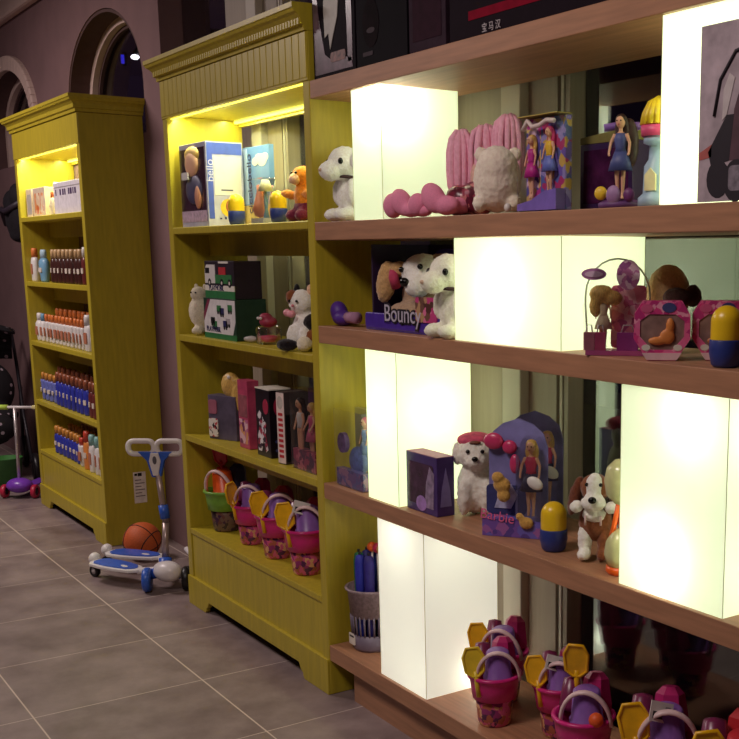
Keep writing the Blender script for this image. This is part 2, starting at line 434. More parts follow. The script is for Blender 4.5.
lightbox(.312, .508, .787, 1.272, 'tall glowing white box behind the small purple carton', .58, [(0, 0, .3, .8)])
lightbox(1.561, 1.905, .787, 1.272, 'glowing white box beside the orange spinner toy, bright spot at its bottom', .30, [(-.03, -.09, .10, 1.5), (.05, -.06, .42, 1.0)])
lightbox(.365, .652, .191, .730, 'glowing white box on the lowest board beside the grey basket', .31, [(.115, .05, .06, .5), (-.02, -.03, .50, .6)], tint=(250, 243, 230))

# ------------------------------------------------------------------ cartons, bottles and other shop goods
def carton(name, label, cat, loc, w, d, h, m, rz=0., group=None, bevel=.0015):
    t = thing(name, label, cat, loc, rz, group)
    MB().box(-w/2, w/2, -d/2, d/2, 0.0005, h, m).obj('box', t, bevel)
    return t
def face(side, w, d):
    """matrix that maps (u, -depth, v) drawings on to the carton's front or right face"""
    if side == 'front': return T(0, -d/2, 0)
    if side == 'right': return T(w/2, 0, 0) @ Rz(PI/2)
    return Matrix.Identity(4)

# bottles of the far cabinet
def bottle(label, group, loc, body, cap, h=.2, r=.026, sy=.62, style=0):
    t = thing('bottle', label, 'bottle', loc, random.uniform(-.15, .15), group)
    b = MB(); hb = h*.74
    if style == 0: b.lathe([(0, .0005), (r*.9, .0005), (r, .008), (r, hb*.8), (r*.8, hb*.95), (r*.5, hb)], body, 14, None, sy)
    elif style == 1: b.lathe([(0, .0005), (r*.75, .0005), (r*.8, .01), (r*1.05, hb*.55), (r, hb*.85), (r*.6, hb)], body, 14, None, sy)
    else: b.lathe([(0, .0005), (r*.7, .0005), (r*.72, .012), (r*1.05, hb*.9), (r*1.02, hb)], body, 14, None, .5)
    b.prism(rrect(r*1.0, hb*(.42 if body is WHITE else .2), r*.2, 3, 0, hb*.5), -r*sy*1.0-.0012, -r*sy*.8, mat('bottle_label', (226, 214, 200), rough=.5) if body is not WHITE else mat('label_ink', (190, 120, 90)))
    b.obj('body', t)
    c = MB(); c.lathe([(0, hb*.98), (r*.62, hb*.98), (r*.62, h*.93), (r*.5, h), (0, h)], cap, 12, None, sy if style else .9); c.obj('cap', t)
    return t
ORC = mat('orange_cap', (226, 126, 62), rough=.4); TAN = mat('tan_cap', (206, 170, 122), rough=.4)
BRN = mat('dark_brown_bottle', (72, 40, 36), rough=.3); BLU = mat('blue_bottle', (54, 62, 170), rough=.3)
LBL = mat('light_blue_bottle', (120, 168, 200), rough=.35); AMB = mat('amber_cap', (206, 140, 60), rough=.4)
BRC = mat('brown_cap', (150, 84, 56), rough=.4); TEAL = mat('teal_cap', (140, 190, 186), rough=.4); REDC = mat('red_cap', (206, 70, 50), rough=.4)
ORB = mat('orange_bottle', (226, 140, 70), rough=.35); PBL = mat('pale_blue_bottle', (110, 120, 196), rough=.35); MRN = mat('maroon_bottle', (112, 50, 48), rough=.3)
z5, z4f, z3f, z2f, z1f = .3605, 1.0455, .0, 1.4085, 1.7905
def row(proto_args, xs, ys, z, labels, group):
    first = None
    for k, y in enumerate(ys):
        for x in xs:
            jx = random.uniform(-.004, .004); lab = labels[min(k, len(labels)-1)]
            if first is None: first = bottle(lab, group, (x+jx, y, z), *proto_args)
            else: copy_tree(first, (x+jx, y+random.uniform(-.003, .003), z), random.uniform(-.2, .2), lab, group)
def lins(a, b, n): return [a+(b-a)*i/(n-1) for i in range(n)]
# second board: brown bottles with tan caps
row((BRN, TAN, .19, .027, .7, 0), lins(-3.52, -2.96, 8), (.05,), 1.4085, ['dark brown bottle with tan cap in the front row on second board of bottle cabinet'], 'brown bottles on the second board')
row((BRN, TAN, .19, .027, .7, 0), lins(-3.55, -3.0, 8), (.13,), 1.4085, ['dark brown bottle with tan cap standing behind the front row of brown bottles'], 'brown bottles behind the front row')
bottle('white bottle with orange cap standing beside the single light blue bottle', None, (-3.95, .05, 1.4085), WHITE, ORC, .20, .034, .7)
bottle('single light blue bottle beside the row of dark brown bottles', None, (-3.74, .05, 1.4085), LBL, mat('ice_cap', (176, 206, 220)), .19, .045, .6, 1)
bottle('maroon bottle with white cap at the end of the brown bottles', None, (-2.88, .05, 1.4085), MRN, WHITE, .20, .026, .8)
bottle('short dark bottle behind the maroon bottle with white cap', None, (-2.79, .10, 1.4085), BRN, BLACK, .18, .026, .8)
# third board: white bottles, orange caps
row((WHITE, ORC, .17, .031, .6, 2), lins(-3.77, -3.00, 11), (.045,), 1.0455, ['white bottle with orange cap in the front row on third board'], 'white bottles on the third board')
row((WHITE, ORC, .20, .031, .6, 0), lins(-3.86, -2.82, 12), (.14,), 1.0455, ['taller white bottle with orange cap in the back row on third board'], 'taller white bottles behind the white bottles')
bottle('white and orange bottle at the far end of the white bottle row', None, (-3.95, .05, 1.0455), WHITE, WHITE, .17, .036, .7, 1)
bottle('slim white bottle with bluish cap between white bottles on third board', None, (-3.85, .045, 1.0455), WHITE, LBL, .17, .027, .7, 1)
bottle('large white bottle next to the pale blue bottle on third board', None, (-2.905, .05, 1.0455), WHITE, WHITE, .20, .04, .6, 0)
bottle('pale blue bottle with dark cap at the near end of third board', None, (-2.79, .05, 1.0455), PBL, BLACK, .20, .036, .6, 0)
# fourth board: blue bottles, brown caps
row((BLU, BRC, .20, .031, .6, 0), lins(-3.60, -3.02, 8), (.045,), .6785, ['blue bottle with brown cap in the front row on fourth board'], 'blue bottles on the fourth board')
row((BLU, BRC, .205, .031, .6, 0), lins(-3.90, -2.80, 12), (.135,), .6785, ['blue bottle with brown cap in the back row on fourth board'], 'blue bottles in the back row of the fourth board')
row((PBL, AMB, .17, .034, .6, 2), lins(-3.95, -3.70, 4), (.045,), .6785, ['squat lighter blue bottle with amber cap on fourth board'], 'squat blue bottles with amber caps')
row((MRN, BRC, .20, .03, .6, 0), (-2.92, -2.845, -2.77), (.045,), .6785, ['maroon bottle with brown cap at the near end of fourth board'], 'maroon bottles on the fourth board')
# bottom board: blue bottles with amber caps, then orange and white tubes
row((BLU, AMB, .17, .031, .6, 0), lins(-3.78, -3.30, 7), (.06, ), .3605, ['blue bottle with amber cap in the front row on lowest board of bottle cabinet'], 'blue bottles with amber caps, front row')
row((BLU, AMB, .175, .031, .6, 0), lins(-3.78, -2.95, 11), (.14, ), .3605, ['blue bottle with amber cap in the middle row on lowest board'], 'blue bottles with amber caps, middle row')
row((BLU, AMB, .18, .031, .6, 0), lins(-3.78, -2.85, 12), (.22, ), .3605, ['blue bottle with amber cap in the back row on lowest board'], 'blue bottles with amber caps, back row')
bottle('white tube beside the blue bottles on the lowest board', None, (-3.20, .045, .3605), WHITE, REDC, .17, .034, .6, 2)
bottle('orange and white bottle with red cap on the lowest board', None, (-3.10, .05, .3605), ORB, REDC, .22, .036, .6, 0)
row((WHITE, TEAL, .215, .036, .6, 0), (-2.98, -2.885, -2.79), (.045,), .3605, ['white bottle with teal cap at the near end of the lowest board'], 'white bottles with teal caps')
# top board: orange packs and white boxes
def pack(label, loc, w, d, h, mbody, mwin, kids=True):
    t = thing('carton', label, 'carton', loc)
    MB().box(-w/2, w/2, -d/2, d/2, .0005, h, mbody).obj('box', t, .002)
    MB().prism(rrect(w*.72, h*.72, .012, 4, 0, h*.45), -d/2-.0012, -d/2+.001, mwin).obj('front_print', t)
    return t
OP = print_mat('orange_print', [(236, 150, 90), (240, 210, 180), (214, 96, 44), (250, 230, 205)], 26)
PKW = mat('pale_pack', (226, 206, 186), rough=.4)
pack('pale carton with grey print at the far end of the lit top board', (-3.91, .07, 1.7905), .13, .07, .165, PKW, mat('grey_print', (176, 168, 172)))
pack('wide orange carton in the middle of the lit top board of bottle cabinet', (-3.68, .07, 1.7905), .27, .07, .165, PKW, OP)
bottle('orange spray bottle between orange carton and long white box', None, (-3.42, .07, 1.7905), ORB, mat('cream_cap', (240, 220, 190)), .185, .034, .8, 1)
bottle('cream bottle in front of the orange spray bottle', None, (-3.36, .035, 1.7905), mat('cream_bottle', (240, 226, 190)), ORC, .13, .026, .8, 0)
wb = thing('carton', 'long white box with dark lettering marks on the lit top board', 'carton', (-3.03, .09, 1.7905))
MB().box(-.26, .26, -.07, .07, .0005, .17, mat('white_card', (236, 230, 236), rough=.5)).obj('box', wb, .002)
b = MB()
for k, u in enumerate((-.21, -.12, -.06, -.03, .05, .09, .13, .17)): b.box(u-.008-.006*(k % 3), u+.008+.006*(k % 2), -.0712, -.069, .10, .132, mat('purple_ink', (72, 40, 92)))
b.box(-.26, .26, -.0708, -.069, .14, .146, mat('grey_print', (176, 168, 172))); b.obj('front_print', wb)

# ------------------------------------------------------------------ dolls
def doll(parent, M, h, hair, dress, arm=1., legs=True, top=None, skirt=True):
    """small fashion doll standing at M: one smooth body, hair and dress as pieces of their own"""
    k = h/.29; P = lambda x, y, z: M @ Vector((x*k, y*k, z*k))
    b = MB(); q = lambda c, r, rot=(0, 0, 0): b.ell((c[0]*k, c[1]*k, c[2]*k), (r[0]*k, r[1]*k, r[2]*k), SKIN, rot, 14, 10, M)
    q((0, -.002, .262), (.017, .019, .022)); q((0, 0, .236), (.007, .007, .014))
    q((0, 0, .205), (.021, .014, .026)); q((0, 0, .175), (.015, .011, .02)); q((0, 0, .152), (.022, .015, .02))
    for s in (-1, 1):
        b.tube([P(s*.021, 0, .222), P(s*.034, -.004*arm, .192), P(s*.034*1.05, -.02*arm, .160), P(s*.034, -.026*arm, .148)], [.007*k, .006*k, .0048*k, .005*k], SKIN, 8)
        if legs: b.tube([P(s*.011, 0, .150), P(s*.011, -.002, .085), P(s*.009, .001, .03), P(s*.009, -.004, .006)], [.012*k, .0085*k, .006*k, .006*k], SKIN, 8)
    body = soften(b.obj('doll_body', parent), .003*max(k, .7), 2, 0)
    b = MB()
    for c, r in (((0, .004, .268), (.021, .021, .021)), ((-.014, .012, .24), (.012, .011, .034)), ((.014, .012, .24), (.012, .011, .034)), ((0, .015, .22), (.02, .010, .045))):
        b.ell([v*k for v in c], [v*k for v in r], hair, (0, 0, 0), 12, 9, M)
    soften(b.obj('hair', parent), .004*max(k, .7), 2, .0012)
    b = MB()
    b.lathe([(0.0, .226*k), (.017*k, .224*k), (.024*k, .205*k), (.018*k, .176*k), (.022*k, .16*k)], top or dress, 14, M, .72)
    if skirt: b.lathe([(.021*k, .165*k), (.034*k, .135*k), (.044*k, .10*k), (.04*k, .10*k), (.018*k, .16*k)], dress, 16, M, .7)
    b.obj('dress', parent)
    b = MB()
    for s in (-1, 1): b.ell((s*.007*k, -.0205*k, .264*k), (.0028*k, .0016*k, .0024*k), EYE, (0, 0, 0), 8, 6, M)
    b.ell((0, -.0205*k, .252*k), (.004*k, .002*k, .0016*k), mat('lip_red', (190, 50, 70)), (0, 0, 0), 8, 6, M)
    b.obj('face_paint', parent)
    return body

# ---- mustard toy cabinet, top board (z 1.682)
Z = 1.6825
sky = mat('sky_blue_card', (110, 150, 206), rough=.35, var=.12, scale=9)
cardw = mat('warm_white_card', (232, 226, 214), rough=.5, var=.03)
navy = mat('navy_ink', (34, 34, 92), rough=.5)
yel = mat('yellow_ink', (240, 196, 50), rough=.5); org = mat('orange_ink', (226, 120, 50)); pnk = mat('pink_ink', (214, 96, 140)); red = mat('red_ink', (196, 40, 50)); grn = mat('green_ink', (46, 120, 62))
t = carton('doll_carton', 'tall doll carton with white side panel on the lit board, far corner', 'toy box', (-1.158, .105, Z), .30, .155, .335, mat('lilac_card', (186, 184, 206), rough=.4))
w, d = .30, .155
b = MB(); F = face('front', w, d)
b.box(-.145, .135, -.0012, .004, .02, .315, mat('doll_window', (70, 44, 60), rough=.2, var=.4, scale=24), F)
b.box(-.145, .135, -.0016, .004, .02, .065, mat('lilac_print', (196, 170, 190), var=.3, scale=60), F); b.obj('window', t)
b = MB()
b.ell((-.0, -d/2-.004, .255), (.07, .014, .055), SKIN); b.ell((.01, -d/2-.002, .15), (.09, .012, .06), mat('doll_suit', (66, 60, 96), var=.3)); b.ell((.06, -d/2-.006, .12), (.03, .01, .05), mat('doll_sleeve', (206, 140, 110)))
b.obj('doll_face', t); beads('doll_hair', t, [((0, -d/2-.001, .288), (.08, .013, .035))], BLOND)
b = MB(); b.prism(rrect(.07, .03, .006, 3, -.04, .205), -.022, -.016, WHITE, T(0, -d/2, 0)); b.obj('name_tag', t)
b = MB(); R_ = face('right', w, d)
b.box(-.074, -.052, -.0012, .002, .03, .33, mat('bright_blue_ink', (70, 90, 190)), R_); b.box(-.052, .074, -.0012, .002, .285, .33, mat('bright_blue_ink', (70, 90, 190)), R_)
b.box(-.045, .068, -.0018, .002, .125, .275, cardw, R_); b.box(-.02, .03, -.0024, .002, .142, .147, navy, R_)
b.prism(disc(.01, .075, .036), -.0018, .002, yel, R_); b.prism(disc(.01, .08, .014, .024), -.0026, .002, mat('brown_ink', (160, 90, 60)), R_)
for k in range(4): b.box(-.03+.02*k, -.022+.02*k, -.002, .002, .028, .034+.004*(k % 2), navy, R_)
b.obj('side_print', t)
text(t, 'bello', .045, T(w/2+.0014, -.063, .22) @ RIGHT @ Rz(PI/2), mat('lilac_letters', (210, 206, 236)))
def toy_figure(label, loc, rz=0., s=1.):
    """plain dome-headed yellow toy in a blue base"""
    t = thing('toy_figure', label, 'toy', loc, rz, 'yellow capsule toys')
    Y = mat('toy_yellow', (240, 200, 34), rough=.3, var=.04); B = mat('toy_blue', (44, 58, 130), rough=.4, var=.15)
    p = [(.0, .044), (.032, .044), (.0335, .06), (.0335, .095)]+[(.0335*math.cos(a*PI/16), .095+.034*math.sin(a*PI/16)) for a in range(1, 9)]
    MB().lathe([(r*s, z*s) for r, z in p], Y, 24).obj('dome', t)
    MB().lathe([(0, .0005), (.026*s, .0005), (.031*s, .006*s), (.036*s, .03*s), (.0355*s, .056*s), (.0345*s, .058*s), (.03*s, .05*s)], B, 24).obj('base_cup', t)
    return t
toy_figure('yellow domed toy beside the tall doll carton with white side', (-.775, .05, Z), -.2, .92)
t = carton('doll_carton', 'sky blue carton with upright dark lettering standing at the back of lit board', 'toy box', (-.925, .205, Z), .30, .022, .315, sky)
b = MB(); F = face('front', .30, .022)
b.box(-.145, -.06, -.001, .002, .09, .31, mat('pale_sky', (176, 196, 226)), F)
for i_, (cx, cz, r) in enumerate(((.05, .265, .035), (.085, .258, .045), (.115, .268, .03), (.02, .255, .03))): b.prism(disc(cx, cz, r, r*.55), -.0012-.0004*i_, .002, cardw, F)
b.box(-.148, .148, -.0012, .002, .0, .085, mat('sand_print', (226, 196, 120), var=.15), F)
b.prism(disc(.06, .09, .06, .05), -.0018, .002, SKIN, F); b.prism(disc(.06, .115, .05, .03), -.0022, .002, org, F); b.obj('front_print', t)
text(t, 'cicciobello', .056, T(-.04, -.0135, .17) @ FRONT @ Rz(PI/2), navy)
t = carton('toy_pack', 'clear pack with white lampshade top and blue stem in front of sky blue carton', 'toy box', (-.535, .055, Z), .12, .055, .165, FILM)
MB().box(-.057, .057, -.024, .024, .001, .02, mat('lilac_card', (186, 184, 206))).obj('tray', t)
MB().lathe([(.028, .118), (.014, .158), (.0, .16)], mat('shade_cream', (240, 236, 200)), 16, T(.03, 0, 0)).obj('lamp_shade', t)
MB().lathe([(.012, .02), (.006, .05), (.008, .08), (.005, .118)], mat('stem_blue', (90, 130, 170)), 12, T(.03, 0, 0)).obj('stem', t)
MB().lathe([(.0, .022), (.02, .03), (.026, .055), (.018, .085), (.008, .12), (.01, .14), (0, .145)], mat('vase_rose', (206, 130, 110), rough=.3), 16, T(-.03, 0, 0)).obj('vase', t)
toy_figure('yellow domed toy beside the orange plush monkey', (-.375, .045, Z), .1, .88)
t = thing('plush_monkey', 'orange plush monkey in maroon trousers at the near end of lit board', 'plush toy', (-.21, .075, Z), .1)
OF = fur('orange_fur', (236, 144, 44)); PF = fur('peach_fur', (240, 196, 160))
blob('body', t, [((0, .0, .085), (.045, .04, .06)), ((0, -.01, .155), (.042, .038, .036)), ((-.06, -.03, .095), (.038, .018, .016), (0, .2, .3)), ((.05, -.02, .095), (.03, .018, .016))], OF, .005)
blob('muzzle', t, [((0, -.042, .145), (.026, .02, .02))], PF, .004)
blob('ear', t, [((-.048, -.005, .165), (.016, .009, .018))], PF, .004); blob('ear', t, [((.048, -.005, .165), (.016, .009, .018))], PF, .004)
beads('eye', t, [((-.014, -.046, .166), (.005,)*3), ((.014, -.046, .166), (.005,)*3)], EYE)
MRF = fur('maroon_cloth', (112, 34, 66))
blob('trousers', t, [((0, 0, .045), (.05, .043, .036)), ((-.03, -.035, .022), (.022, .03, .022)), ((.03, -.035, .022), (.022, .03, .022))], MRF, .005)

# ---- toy cabinet, second board (z 1.228)
Z = 1.2285
CF = fur('cream_fur', (232, 222, 196)); WF = fur('white_fur', (255, 250, 236)); BF = fur('brown_fur', (140, 82, 50)); KF = fur('black_fur', (26, 20, 24))
t = thing('plush_animal', 'cream plush animal squeezed beside the construction toy box', 'plush toy', (-1.255, .07, Z), .5)
blob('body', t, [((0, 0, .10), (.045, .05, .08)), ((0, -.015, .175), (.034, .036, .032)), ((0, -.03, .02), (.028, .03, .019)), ((-.03, -.02, .10), (.018, .02, .05))], CF, .006)
blob('ear', t, [((-.024, .0, .203), (.010, .008, .016))], CF, .004); blob('ear', t, [((.024, .0, .203), (.010, .008, .016))], CF, .004)
beads('eye', t, [((-.012, -.048, .182), (.004,)*3), ((.012, -.048, .182), (.004,)*3)], EYE)
t = carton('toy_box', 'white toy box with green foot and small vehicle pictures, under another box', 'toy box', (-.955, .095, Z), .34, .13, .165, mat('dark_green_card', (32, 60, 44), rough=.4))
b = MB(); F = face('front', .34, .13)
b.prism([(-.168, .022), (.135, .022), (.165, .075), (.165, .16), (-.12, .16), (-.168, .10)], -.0012, .002, mat('pale_print', (226, 222, 222)), F)
b.prism([(-.168, .10), (-.12, .16), (-.09, .16), (-.168, .07)], -.0018, .002, mat('maroon_ink', (130, 40, 70)), F)
for cx, cz, m_ in ((.0, .125, grn), (.03, .115, navy), (-.07, .075, BLACK), (-.05, .06, grn), (.06, .065, navy), (.09, .075, mat('grey_print', (176, 168, 172))), (.115, .13, grn)):
    b.box(cx-.022, cx+.022, -.002, .002, cz-.014, cz+.012, m_, F); b.prism(disc(cx-.01, cz-.016, .008), -.0026, .002, BLACK, F); b.prism(disc(cx+.012, cz-.016, .008), -.0026, .002, BLACK, F)
b.box(-.17, .17, -.001, .002, .0, .022, mat('leaf_green', (40, 120, 62)), F); b.obj('front_print', t)
text(t, 'PLAYMOBIL', .03, T(-.065, -.0672, .038) @ FRONT, navy)
t = carton('toy_box', 'smaller toy box with a white truck picture, on top of the white toy box', 'toy box', (-.945, .09, Z+.1655), .31, .115, .15, mat('dark_card', (44, 32, 42), rough=.4))
b = MB(); F = face('front', .31, .115)
b.box(-.155, .155, -.0012, .002, .03, .052, cardw, F); b.box(-.155, .155, -.0012, .002, .0, .03, mat('leaf_green', (40, 120, 62)), F)
b.prism([(-.15, .06), (-.15, .115), (-.13, .135), (-.04, .135), (-.04, .06)], -.0018, .002, WHITE, F); b.box(-.145, -.10, -.0022, .002, .10, .122, BLACK, F)
b.box(-.04, .13, -.0018, .002, .06, .095, grn, F); b.box(.0, .07, -.002, .002, .095, .125, red, F); b.box(.0, .1, -.0018, .002, .14, .148, cardw, F)
for cx in (-.10, .03, .11): b.prism(disc(cx, .062, .017), -.0024, .002, BLACK, F); b.prism(disc(cx, .062, .007), -.003, .002, cardw, F)
b.obj('front_print', t)
text(t, 'PLAYMOBIL', .03, T(-.03, -.0595, .041) @ FRONT, navy)
t = thing('toy_jar', 'small glass jar of pink slime with a toy head on its lid', 'jar', (-.60, .085, Z), 0)
MB().lathe([(0, .0005), (.045, .0005), (.05, .01), (.05, .06), (.044, .068), (.041, .068), (.046, .058), (.046, .008), (0, .006)], FILM, 24).obj('glass', t)
MB().lathe([(0, .007), (.044, .009), (.044, .03), (0, .034)], mat('pink_filling', (206, 60, 96)), 24).obj('filling', t)
blob('lid_figure', t, [((0, 0, .085), (.035, .035, .022)), ((0, -.01, .104), (.025, .025, .016))], mat('rose_plastic', (160, 50, 76)), .004, 4, 0)
beads('figure_eye', t, [((-.012, -.036, .1), (.006,)*3), ((.012, -.036, .1), (.006,)*3)], WHITE)
t = thing('toy_mouse', 'tiny pale grey toy lying in front of the glass jar', 'toy', (-.70, .055, Z), .6)
blob('body', t, [((0, 0, .014), (.026, .016, .013)), ((-.02, 0, .014), (.014, .011, .010))], mat('pale_grey_cloth', (190, 182, 176)), .003, 3, 0)
t = thing('plush_cat', 'calico plush cat sitting, white with black and brown patches', 'plush toy', (-.245, .085, Z), .35)
blob('body', t, [((0, .0, .075), (.062, .055, .075)), ((-.01, -.02, .172), (.05, .046, .046)), ((-.03, -.05, .05), (.022, .026, .045)), ((.03, -.05, .05), (.022, .026, .045))], WF, .006)
blob('patch', t, [((-.035, -.045, .19), (.022, .022, .028))], BF, .005)
blob('patch', t, [((.045, -.01, .10), (.042, .05, .035))], KF, .005)
blob('patch', t, [((.055, -.02, .05), (.024, .05, .035))], BF, .005)
blob('paw', t, [((-.038, -.075, .022), (.042, .03, .022), (0, 0, .2))], KF, .005); blob('paw', t, [((.045, -.07, .028), (.028, .03, .028))], CF, .005)
blob('ear', t, [((-.038, -.015, .218), (.014, .010, .02))], KF, .004); blob('ear', t, [((.026, -.015, .218), (.014, .010, .02))], PF, .004)
beads('eye', t, [((-.026, -.068, .178), (.005,)*3), ((.01, -.068, .178), (.005,)*3)], EYE)
beads('nose', t, [((-.008, -.07, .162), (.006, .005, .005))], mat('nose_pink', (226, 130, 140)))
blob('bow', t, [((-.045, -.062, .135), (.018, .012, .014)), ((-.018, -.068, .132), (.018, .012, .014))], mat('bow_pink', (226, 150, 160)), .004)

# ---- toy cabinet, third board (z .788)
Z = .7885
t = carton('doll_pack', 'rounded grey doll pack with spotted corner and a golden haired doll', 'toy box', (-1.10, .10, Z), .17, .06, .19, mat('slate_card', (92, 84, 104), rough=.35, var=.3, scale=18), .35)
b = MB(); b.prism(rrect(.055, .08, .01, 3, -.055, .05), -.004, .002, print_mat('spotted_print', [(240, 230, 220), (40, 30, 36), (240, 236, 226), (200, 70, 80)], 70), T(0, -.03, 0))
b.prism(rrect(.05, .06, .01, 3, -.055, .14), -.004, .002, mat('mauve_print', (170, 100, 120)), T(0, -.03, 0)); b.obj('front_print', t)
blob('doll_hair', t, [((.03, .0, .235), (.05, .03, .055)), ((.075, .0, .19), (.035, .028, .08))], BLOND, .005); beads('hair_clip', t, [((.05, -.028, .272), (.010, .006, .007))], WHITE)
blob('doll_dress', t, [((.105, .01, .10), (.03, .028, .098))], mat('wine_cloth', (96, 34, 52)), .005, 4, .001)
t = carton('doll_pack', 'narrow pink doll pack between the grey pack and the black doll carton', 'toy box', (-.83, .085, Z), .10, .05, .28, mat('rose_card', (188, 70, 104), rough=.35, var=.2))
b = MB(); b.box(-.042, .042, -.0012, .002, .13, .22, mat('rose_window', (150, 80, 90), var=.4, scale=30), T(0, -.025, 0)); b.box(-.042, .042, -.0014, .002, .02, .12, print_mat('pink_print', [(200, 110, 150), (236, 190, 200), (120, 50, 96), (226, 160, 110)], 40), T(0, -.025, 0)); b.obj('front_print', t)
t = carton('doll_carton', 'black doll carton with white figure print and white top edge', 'toy box', (-.60, .09, Z), .13, .09, .265, mat('black_card', (26, 18, 26), rough=.3))
b = MB(); F = face('front', .13, .09)
b.prism([(-.05, .02), (-.02, .02), (.0, .07), (.02, .02), (.04, .03), (.02, .09), (.03, .13), (.0, .16), (-.03, .18), (-.05, .16), (-.03, .12), (-.05, .08)], -.0014, .002, print_mat('ghost_print', [(240, 236, 236), (60, 40, 56), (230, 220, 226), (180, 60, 84)], 60), F)
b.prism(disc(.03, .2, .025, .03), -.0014, .002, mat('crimson_ink', (170, 34, 70)), F); b.obj('front_print', t)
b = MB(); R_ = face('right', .13, .09); b.prism(disc(0, .2, .028, .04), -.0012, .002, mat('crimson_ink', (170, 34, 70)), R_)
for k in range(6): b.prism(disc(-.02+.02*(k % 3), .03+.035*(k//3), .006), -.0012, .002, mat('dusk_blue', (70, 76, 130)), R_)
b.obj('side_print', t); MB().box(-.066, .066, -.046, .046, .2655, .2705, cardw).obj('top_edge', t)
t = carton('doll_carton', 'dark doll carton with red and white lettered spine', 'toy box', (-.41, .085, Z), .05, .11, .275, mat('dim_grey_card', (74, 62, 62), rough=.4), .15)
b = MB(); F = face('front', .05, .11); b.box(-.0245, .0245, -.0014, .002, .004, .272, mat('spine_white', (236, 214, 206)), F)
for k in range(9): b.box(-.015, .015, -.002, .002, .025+.02*k, .036+.02*k, red, F)
b.prism(disc(0, .235, .019, .025), -.002, .002, mat('spine_grey', (196, 186, 176)), F); b.obj('spine', t)
b = MB(); R_ = face('right', .05, .11); b.box(-.05, .05, -.0012, .002, .01, .19, BLACK, R_); b.obj('side_print', t)
t = carton('doll_pack', 'clear doll pack with pink base at the near end of third board', 'toy box', (-.225, .075, Z), .20, .085, .30, FILM)
MB().box(-.09, .09, .030, .038, .004, .295, mat('plum_card', (80, 50, 78), rough=.4, var=.3)).obj('backing_card', t)
MB().box(-.09, .09, -.038, .0, .002, .075, print_mat('pink_base_print', [(176, 60, 100), (120, 40, 84), (214, 120, 140), (90, 40, 80)], 46)).obj('base_card', t)
doll(t, T(.02, -.012, .035), .22, BLOND, mat('skirt_pink', (206, 90, 130)), 1.2)
doll(t, T(-.06, -.018, .012), .255, mat('hair_dark', (40, 26, 28)), mat('jeans', (52, 62, 100)), .6, True, WHITE, False)

# ---- sand bucket sets
PINK = mat('bucket_pink', (218, 40, 130), rough=.3, var=.08); PURP = mat('mould_purple', (140, 96, 176), rough=.35); SPY = mat('spade_yellow', (244, 186, 24), rough=.3)
WRIM = mat('handle_white', (236, 206, 206), rough=.4)
BP1 = print_mat('bucket_print', [(176, 96, 70), (150, 50, 110), (226, 170, 120), (90, 40, 80), (210, 90, 130)], 55)
def bucket_set(label, loc, rz, s=1., rim=PINK, mould=PURP, spade=SPY, printed=BP1, tagged=False, spade_front=True, tilt=0., sr=0., ball=None, second=None, third=None, group='sand bucket sets'):
    t = thing('sand_bucket_set', label, 'sand toy set', loc, rz, group)
    S = lambda p: [(r*s, z*s) for r, z in p]
    MB().lathe(S([(0, .0005), (.044, .0005), (.047, .006), (.058, .11), (.056, .11), (.045, .01), (0, .008)]), printed, 24).obj('bucket', t)
    MB().lathe(S([(.0575, .078), (.063, .080), (.0685, .118), (.072, .140), (.078, .144), (.078, .151), (.068, .152), (.06, .12), (.056, .085)]), rim, 24).obj('rim', t)
    b = MB(); M = T(.012*s, -.018*s, .135*s) @ Rx(.12+tilt)
    b.lathe(S([(.0, .0), (.042, .0), (.043, .012), (.039, .014), (.033, .085), (.027, .09), (0, .09)]), mould, 20, M)
    b.obj('sand_mould', t)
    MB().lathe(S([(0, 0), (.040, 0), (.040, .014), (.030, .075), (.016, .09), (0, .09)]), second or mat('mould_magenta', (186, 40, 110), rough=.3), 6, T(.022*s, .036*s, .15*s) @ Rx(-.2), smooth=False).obj('tower_mould', t)
    MB().lathe(S([(0, 0), (.03, 0), (.03, .012), (.02, .075), (0, .08)]), third or mat('mould_wine', (120, 40, 80), rough=.3), 8, T(-.035*s, .022*s, .15*s) @ Rx(-.15)).obj('tower_mould', t)
    # spade: shield blade with raised rim, short shaft
    b = MB(); Ms = T(-.042*s, -.056*s, .118*s) @ Rz(sr) @ Ry(-.14) @ Rx(-.06) if spade_front else T(-.02*s, .02*s, .20*s) @ Rx(.15)
    bl = [(v[0]*s, v[1]*s) for v in ((-.026, .055), (-.029, .098), (-.017, .122), (.017, .122), (.029, .098), (.026, .055), (.009, .040), (-.009, .040))]
    b.prism(bl, -.003*s, .003*s, spade, Ms)
    b.tube([(x, -.003*s, z) for x, z in bl], .004*s, spade, 6, True, Ms); b.tube([(0, 0, -.02*s), (0, 0, .055*s)], .007*s, spade, 8, False, Ms)
    b.obj('spade', t)
    pts = [(.074*s*math.cos(a), -.02*s*math.sin(a)-.0*s, .145*s+.085*s*math.sin(a)) for a in [PI*i/14 for i in range(15)]]
    pts = [(x*.82+.014*s, y-.045*s, z) for x, y, z in pts]
    MB().tube(pts, .005*s, WRIM, 8, flat=1.6).obj('handle', t)
    if ball: beads('ball', t, [((.04*s, -.055*s, .16*s), (.018*s,)*3)], ball)
    if tagged:
        b = MB(); b.box(-.027*s, .027*s, -.001, .001, -.02*s, .02*s, WHITE); b.box(-.02*s, .005*s, -.0016, 0, -.014*s, .0, BLACK); b.box(.008*s, .02*s, -.0016, 0, -.014*s, .012*s, mat('tag_grey', (150, 146, 150)))
        o = b.obj('price_tag', t); o.matrix_local = T(.0*s, -.055*s, .225*s) @ Rz(.5) @ Ry(.35) @ Rx(-.3)
    return t
Z = .3605
